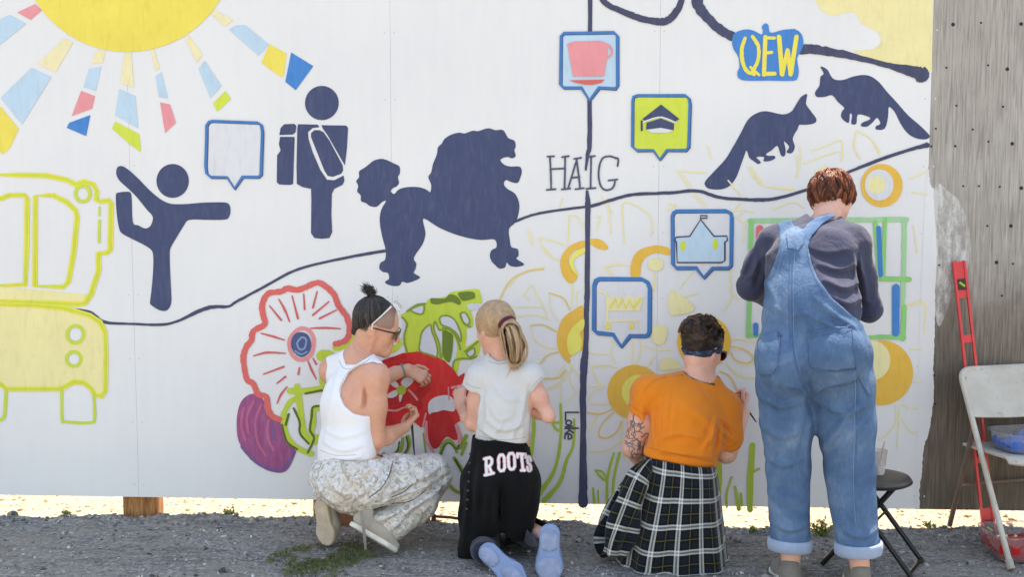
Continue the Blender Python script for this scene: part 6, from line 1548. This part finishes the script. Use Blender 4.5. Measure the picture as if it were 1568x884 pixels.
# --- folding metal chair
ch_metal = N('cream_enamel'); co = ch_metal.coords()
n_ = ch_metal.noise(co, 9, 5, .6); rst = ch_metal.ramp(ch_metal.noise(co, 38, 4, .7), [(.60, 0.0), (.68, 1.0)])
cc_ = ch_metal.ramp(n_, [(.3, lin(178, 170, 156)), (.7, lin(202, 195, 183))])
ch_metal.l(ch_metal.mix(ch_metal.math('MULTIPLY', rst.outputs[0], .5), cc_.outputs[0], lin(150, 118, 88)), ch_metal.b.inputs['Base Color']); ch_metal.b.inputs['Roughness'].default_value = .45
ch_rust = plain('dull_steel', lin(132, 116, 104), .5, .5, var=.2, vscale=20)
d0_ = .18
top = V(1473, 582, .16); foot = V(1548, 870, .60); foot[2] = float(ground_z(foot[0], foot[1])) + .012
sd = nz((.93, .30, 0)); wch = .44
chair = empty('folding_chair', (top[0] + .25, foot[1] + .2, 0)); tag(chair, 'cream metal folding chair with a paint tub on its seat', 'chair')
ft_dir = foot - top
def side_tube(off):
    return [top + off + np.array((0, 0, .0)), top + off + ft_dir*.5, foot + off]
for q, nm in ((0, 'leg'), (1, 'leg')):
    off = sd*wch*q; m = MB(); m.tube([top + off, foot + off], .0125, 12); m.build('leg', ch_metal.m, chair, True)
    m = MB(); e = foot + off; m.tube([e - nz(ft_dir)*.035, e + nz(ft_dir)*.006], .0165, 12); m.build('foot_cap', plain('grey_rubber', lin(168, 160, 148), .8), chair, True)
# bent top rail
m = MB(); cr = .05; tp = nz(-ft_dir); p0 = top; pts = [p0]
for a in np.linspace(0, math.pi/2, 7)[1:]: pts.append(top + tp*cr*math.sin(a) + sd*cr*(1-math.cos(a)))
pts2 = [q + 0 for q in pts] + [top + sd*wch - (q - top - 2*((q-top) @ sd)*sd*0.5*0 ) * 0 for q in []]
mir = [top + sd*wch + tp*((q - top) @ tp) - sd*((q - top) @ sd) for q in pts[::-1]]
m.tube(pts + mir, .0125, 12); m.build('back_tube', ch_metal.m, chair, True)
bn = nz(np.cross(sd, tp))                                      # backrest normal
rows = []; nu, nv = 22, 10
for j in range(nv+1):
    v_ = j/nv; r_ = []
    for i in range(nu+1):
        u_ = i/nu; inset = .0
        z_ = -.175 + .220*v_
        bow = .018*math.sin(math.pi*u_) 
        edge_ = .012*(abs(2*u_-1)**8)
        low = -.018*math.sin(math.pi*u_)*(1-v_)
        r_.append(top + sd*(wch*u_) + tp*(z_ + low - (.035*(abs(2*u_-1)**10) if v_ > .85 else 0)) - bn*bow*0 + bn*(bow - .004))
    rows.append(r_)
vv2 = [p for r_ in rows for p in r_]; W_ = nu+1
ff2 = [(j*W_+i, j*W_+i+1, (j+1)*W_+i+1, (j+1)*W_+i) for j in range(nv) for i in range(nu)]
bk = mesh('backrest', vv2, ff2, ch_metal.m, chair, True); md = bk.modifiers.new('s', 'SOLIDIFY'); md.thickness = .010; md.offset = 0; bv_ = bk.modifiers.new('b', 'BEVEL'); bv_.width = .003; bv_.segments = 2; bv_.limit_method = 'ANGLE'
# seat pan: dished, rounded front
sfw = nz(np.array((ft_dir[0], ft_dir[1], 0))); sfw = nz(np.cross(sd, (0, 0, 1.0))); sfw = sfw if sfw[1] < 0 else -sfw
hz_ = .435; tpar = (top[2] - hz_)/(top[2] - foot[2]); sb = top + ft_dir*tpar
rows = []; nu, nv = 20, 16
for j in range(nv+1):
    v_ = j/nv; r_ = []
    for i in range(nu+1):
        u_ = i/nu; x_ = (u_-.5)*2
        y_ = -.17 + .40*v_; rc = .028*abs(x_)**6 * (v_**4) * 1.8
        z_ = -.012*(1-x_*x_)*math.sin(math.pi*v_) + .012*v_ - .030*max(0, v_-.9)/.1*.8
        r_.append(sb + sd*(wch*.5 + x_*(wch*.5 - .016)) + sfw*(y_ - rc) + np.array((0, 0, z_)))
    rows.append(r_)
W_ = nu+1; st_ = mesh('seat', [p for r_ in rows for p in r_], [(j*W_+i, j*W_+i+1, (j+1)*W_+i+1, (j+1)*W_+i) for j in range(nv) for i in range(nu)], ch_metal.m, chair, True)
md = st_.modifiers.new('s', 'SOLIDIFY'); md.thickness = .014; md.offset = 0; bv_ = st_.modifiers.new('b', 'BEVEL'); bv_.width = .004; bv_.segments = 2; bv_.limit_method = 'ANGLE'
rt = V(1492, 652, .27); rf = V(1454, 806, .06); rf[2] = float(ground_z(rf[0], rf[1])) + .012
for q in (0, 1):
    off = sd*(wch - .04)*q; m = MB(); m.tube([rt + off, rf + off], .0115, 12); m.build('rear_leg', ch_rust, chair, True)
cb = rt + (rf - rt)*.58
pp_ = [cb - nz(rt-rf)*.045, cb - nz(rt-rf)*.012 + sd*.008, cb + sd*.030, cb + sd*(wch-.07), cb + sd*(wch-.048) - nz(rt-rf)*.012, cb + sd*(wch-.04) - nz(rt-rf)*.045]
m = MB(); m.tube([np.array(q) for q in smooth_ring([tuple(q) for q in pp_], False, 4)], .0075, 8); m.build('crossbar', ch_rust, chair, True)

# --- clear tubs of paint
def tub(name, c, rx, ry, h, rot, paint_rgb, label, level=.3, lid=False, splash=None):
    t = empty(name, c); tag(t, label, 'paint tub'); n = 88; cr_, sr_ = math.cos(rot), math.sin(rot)
    def ring(s_, z, rib=0.0):
        out = []
        for k_ in range(n):
            a = 2*math.pi*k_/n; q = (abs(math.cos(a))**5 + abs(math.sin(a))**5)**(-1/5); r = 1 + rib*(1 if k_ % 4 < 2 else -1)
            x, y = rx*s_*q*math.cos(a)*r, ry*s_*q*math.sin(a)*r; out.append((c[0] + x*cr_ - y*sr_, c[1] + x*sr_ + y*cr_, c[2] + z))
        return out
    def build(nm, rings, mat, cap=True, th=.0):
        v = [p for r in rings for p in r]; m_ = len(rings); f = [(i*n+k_, i*n+(k_+1) % n, (i+1)*n+(k_+1) % n, (i+1)*n+k_) for i in range(m_-1) for k_ in range(n)]
        if cap: f.append(tuple(range(n))[::-1])
        o = mesh(nm, v, f, mat, t, False)
        if th: md = o.modifiers.new('s', 'SOLIDIFY'); md.thickness = th
        return o
    build('tub_wall', [ring(.84, .0), ring(.86, .003, .004), ring(.93, h*.5, .012), ring(.97, h*.92, .010), ring(1.0, h), ring(1.06, h), ring(1.06, h-.003)], CLEAR, True, .0012)
    p = build('paint', [ring(.82, .004), ring(.90, h*level), ring(.6, h*level + .002), ring(.05, h*level + .003)], wetpaint('tub_paint', paint_rgb)); p.data.polygons.foreach_set('use_smooth', [True]*len(p.data.polygons))
    if splash:
        rr0 = ring(.905, h*.30); hi_ = [h*(.52 + .16*math.sin(k_*.31 + c[0]) + .10*math.sin(k_*.83) + .05*math.sin(k_*1.9)) for k_ in range(n)]
        top_ = [ring(.885 + .10*hi_[k_]/h, hi_[k_])[k_] for k_ in range(n)]
        o = mesh('paint_smear', rr0 + top_, [(k_, (k_+1) % n, n+(k_+1) % n, n+k_) for k_ in range(n)], p.data.materials[0], t, True)
    if lid:
        lz = [(c[0] + (x*1.0)*cr_ - (ry*1.05 + z*.25)*sr_, c[1] + x*sr_ + (ry*1.05 + z*.25)*cr_, c[2] + h + z) for z, w in ((0, 1), (.05, 1), (.105, .86)) for x in [rx*w*q for q in np.linspace(-1, 1, 23)]]
        o = mesh('lid', lz, [(j*23+i, j*23+i+1, (j+1)*23+i+1, (j+1)*23+i) for j in range(2) for i in range(22)], CLEAR, t, False); md = o.modifiers.new('s', 'SOLIDIFY'); md.thickness = .0014
    return t
seat_top = sb + sd*wch*.5 + sfw*.03
tub('paint_tub', np.array((seat_top[0] - .01, seat_top[1], seat_top[2] + .008)), .145, .11, .085, math.atan2(sd[1], sd[0]), (40, 112, 206), 'clear plastic tub of blue paint on the seat of the folding chair', .40, False, True)
rc_ = V(1572, 846, .40); rc_[2] = float(ground_z(rc_[0], rc_[1])) + .004
tub('paint_tub', rc_, .175, .13, .11, math.radians(6), (206, 34, 40), 'open clear plastic tub of red paint on the ground under the folding chair', .5, False, True)

# --- red spirit level leaning on the bare plywood
lt, lb = V(1468, 400, .020), V(1516, 842, .20); lb[2] = float(ground_z(lb[0], lb[1])) + .002
ax_ = nz(lb - lt); wd = nz(np.cross(ax_, (0, 1, 0))); wd = wd if wd[0] > 0 else -wd; th_ = nz(np.cross(ax_, wd)); Ln = np.linalg.norm(lb - lt)
lvl = empty('spirit_level', lb); tag(lvl, 'long red spirit level leaning against the bare plywood behind the chair', 'spirit level')
RED1 = plain('red_enamel', lin(222, 52, 58), .35, var=.10, vscale=30)
def obox(m, s0, s1, w0, w1, t0, t1):
    v = [lt + ax_*s + wd*w + th_*t for s in (s0, s1) for w in (w0, w1) for t in (t0, t1)]
    m.add(v, [(0, 1, 3, 2), (4, 6, 7, 5), (0, 4, 5, 1), (2, 3, 7, 6), (0, 2, 6, 4), (1, 5, 7, 3)])
hw, ht = .029, .011
for a, b in ((-hw, -hw+.011), (hw-.011, hw)):
    m = MB(); obox(m, 0, Ln, a, b, -ht, ht); m.build('flange', RED1, lvl, bevel=.0015)
webs = [(0.002, .165), (.33, .365), (.56, .60), (.80, .90), (1.10, 1.20), (Ln-.10, Ln-.002)]
for a, b in webs:
    if b <= a or b > Ln: continue
    m = MB(); obox(m, a, b, -hw+.0105, hw-.0105, -.0045, .0045); m.build('web', RED1, lvl)
VB = plain('vial_housing', lin(28, 26, 22), .4, var=.1); VG = plain('vial_fluid', lin(176, 196, 60), .15, var=.05)
for s_ in (.105, .85, Ln - .06):
    m = MB(); obox(m, s_-.024, s_+.024, -.0175, .0175, -.0125, .0125); hz2 = m.build('vial_block', VB, lvl, bevel=.002)
    for t_ in (-1, 1):
        c0 = lt + ax_*s_ + th_*.0135*t_; m = MB(); m.tube([c0 - wd*.011 - ax_*.010, c0 + wd*.011 + ax_*.010], .0055, 8); m.build('vial', VG, hz2, True)

# --- brushes in the painters' hands
def brush(tip, end, label, hm_, bm_):
    tip, end = np.array(tip), np.array(end); d = nz(end - tip); L_ = np.linalg.norm(end - tip); t = empty('paintbrush', tuple(end)); tag(t, label, 'paintbrush')
    m = MB(); m.tube([tip + d*L_*f_ for f_ in (.30, .42, .6, .85, 1.0)], [.0042, .0058, .0048, .0036, .0026], 10); m.build('handle', hm_, t, True)
    m = MB(); m.tube([tip + d*L_*.17, tip + d*L_*.31], [.0058, .0046], 10); m.build('ferrule', plain('brass_ferrule', lin(150, 140, 120), .3, .9), t, True)
    m = MB(); m.tube([tip, tip + d*L_*.09, tip + d*L_*.18], [.0012, .0062, .0056], 10); m.build('bristles', bm_, t, True)
    return t
BH = plain('black_lacquer', lin(20, 19, 20), .3, var=.1)
brush(V(1124, 598, .12), V(1158, 647, .245), 'black-handled paintbrush held by the person in orange', BH, wetpaint('cream_bristle', (232, 218, 170)))
brush(V(628, 618, .17), V(635, 703, .24), 'black-handled paintbrush held upright by the person in the tank top', BH, wetpaint('red_bristle', (190, 40, 44)))

# --- rusty bar lying before the hoarding
ra, rb = V(664, 800, .06), V(716, 797, .05)
for p in (ra, rb): p[2] = float(ground_z(p[0], p[1])) + .020
bar = empty('rusty_bar', ra); tag(bar, 'short rusty steel bar lying in front of the gap under the hoarding', 'steel bar'); RU = plain('rust', lin(104, 74, 54), .85, var=.3, vscale=30, bump=.3)
m = MB(); m.tube([ra, (ra+rb)/2 + np.array((0, 0, .003)), rb], .007, 8); m.build('rod', RU, bar, True)
m = MB(); m.tube([ra + np.array((0, 0, -.024)), ra + np.array((.001, 0, .010))], [.012, .010], 8); m.build('bolt_end', RU, bar, True)

# --- weeds and moss
def leaf_mat(name, a, b, c):
    k = N(name); co = k.coords(); k.l(k.ramp(k.noise(co, 45, 3), [(.3, lin(*a)), (.5, lin(*b)), (.75, lin(*c))]).outputs[0], k.b.inputs['Base Color']); k.b.inputs['Roughness'].default_value = .7; return k.m
WEED = leaf_mat('weed_leaf', (70, 84, 34), (118, 132, 58), (168, 172, 92)); MOSS = leaf_mat('moss', (66, 72, 34), (96, 104, 48), (140, 128, 82))
def leaf(v, f, p, d, n, L_, w):
    s = nz(np.cross(d, n)); b = len(v); v += [p, p + d*L_*.45 + s*w, p + d*L_ - n*L_*.12, p + d*L_*.45 - s*w, p + d*L_*.45 + n*w*.35]; f += [(b, b+1, b+4), (b+1, b+2, b+4), (b+2, b+3, b+4), (b+3, b, b+4)]
def weed(px, py, d, n, hgt, label, seed, spread=.06):
    rs = np.random.RandomState(seed); c = V(px, py, d); c[2] = float(ground_z(c[0], c[1])) - .004; t = empty('weed', c); tag(t, label, 'weed', 'weeds in the gravel'); v = []; f = []; m = MB()
    for i in range(n):
        a = rs.uniform(0, 6.28); o = np.array((math.cos(a), math.sin(a)*.7, 0))*rs.uniform(.0, spread); h_ = hgt*rs.uniform(.35, 1.0); b0 = c + o*.45; tip = c + o*1.25 + np.array((0, 0, h_)); mid = (b0+tip)/2 + np.array((0, 0, h_*.12))
        m.tube([b0, mid, tip], [.0016, .0013, .0007], 4)
        for j in range(7):
            t_ = rs.uniform(.25, 1); p = b0*(1-t_) + tip*t_; dd = nz(np.array((rs.randn(), rs.randn(), rs.uniform(0, 1.1)))); leaf(v, f, p, dd, nz(rs.randn(3) + np.array((0, -.4, 1))), rs.uniform(.012, .024), rs.uniform(.003, .006))
    mesh('foliage', v, f, WEED, t); m.build('stems', WEED, t)
weed(1258, 806, .13, 26, .085, 'small leafy green weed growing between the legs of the overalls', 3)
weed(1150, 800, .10, 8, .03, 'tiny low weed beside the plaid shirt', 4, .03)
for wi, (wx, wy, wd, wn_, wh, wl_) in enumerate(((930, 788, .05, 9, .05, 'thin dry weed at the foot of the hoarding by the plaid shirt'), (575, 806, .13, 7, .035, 'thin weed between the trousers and the rusty bar'), (352, 797, .06, 8, .04, 'thin weed below the painted plum'), (1425, 808, .06, 8, .035, 'thin weed before the bare plywood by the stool'), (105, 792, .04, 8, .035, 'thin weed under the painted bus'))): weed(wx, wy, wd, wn_, wh, wl_, 40 + wi, .035)
rs = np.random.RandomState(5); v = []; f = []
for i in range(5200):
    a = rs.uniform(0, 6.28); r = rs.rand()**.6; px_ = 497 + 92*r*math.cos(a); py_ = 862 + 27*r*math.sin(a) + (px_-497)*-.05
    d_ = ground_depth(py_, px_); q = V(px_, py_, d_)
    if fbm(np.array(q[0]), np.array(q[1]), 9, 3, 28.0) < -.08 + .5*(r-.7): continue
    q[2] = float(ground_z(q[0], q[1])) + rs.uniform(0, .010)
    leaf(v, f, q, nz(np.array((rs.randn()*.7, rs.randn()*.7, rs.uniform(.5, 1.4)))), nz(rs.randn(3)), rs.uniform(.008, .020), rs.uniform(.0012, .0028))
tag(mesh('moss', v, f, MOSS), 'low mossy green growth on the ground behind the kneeling person\'s shoes', 'moss', kind='stuff')
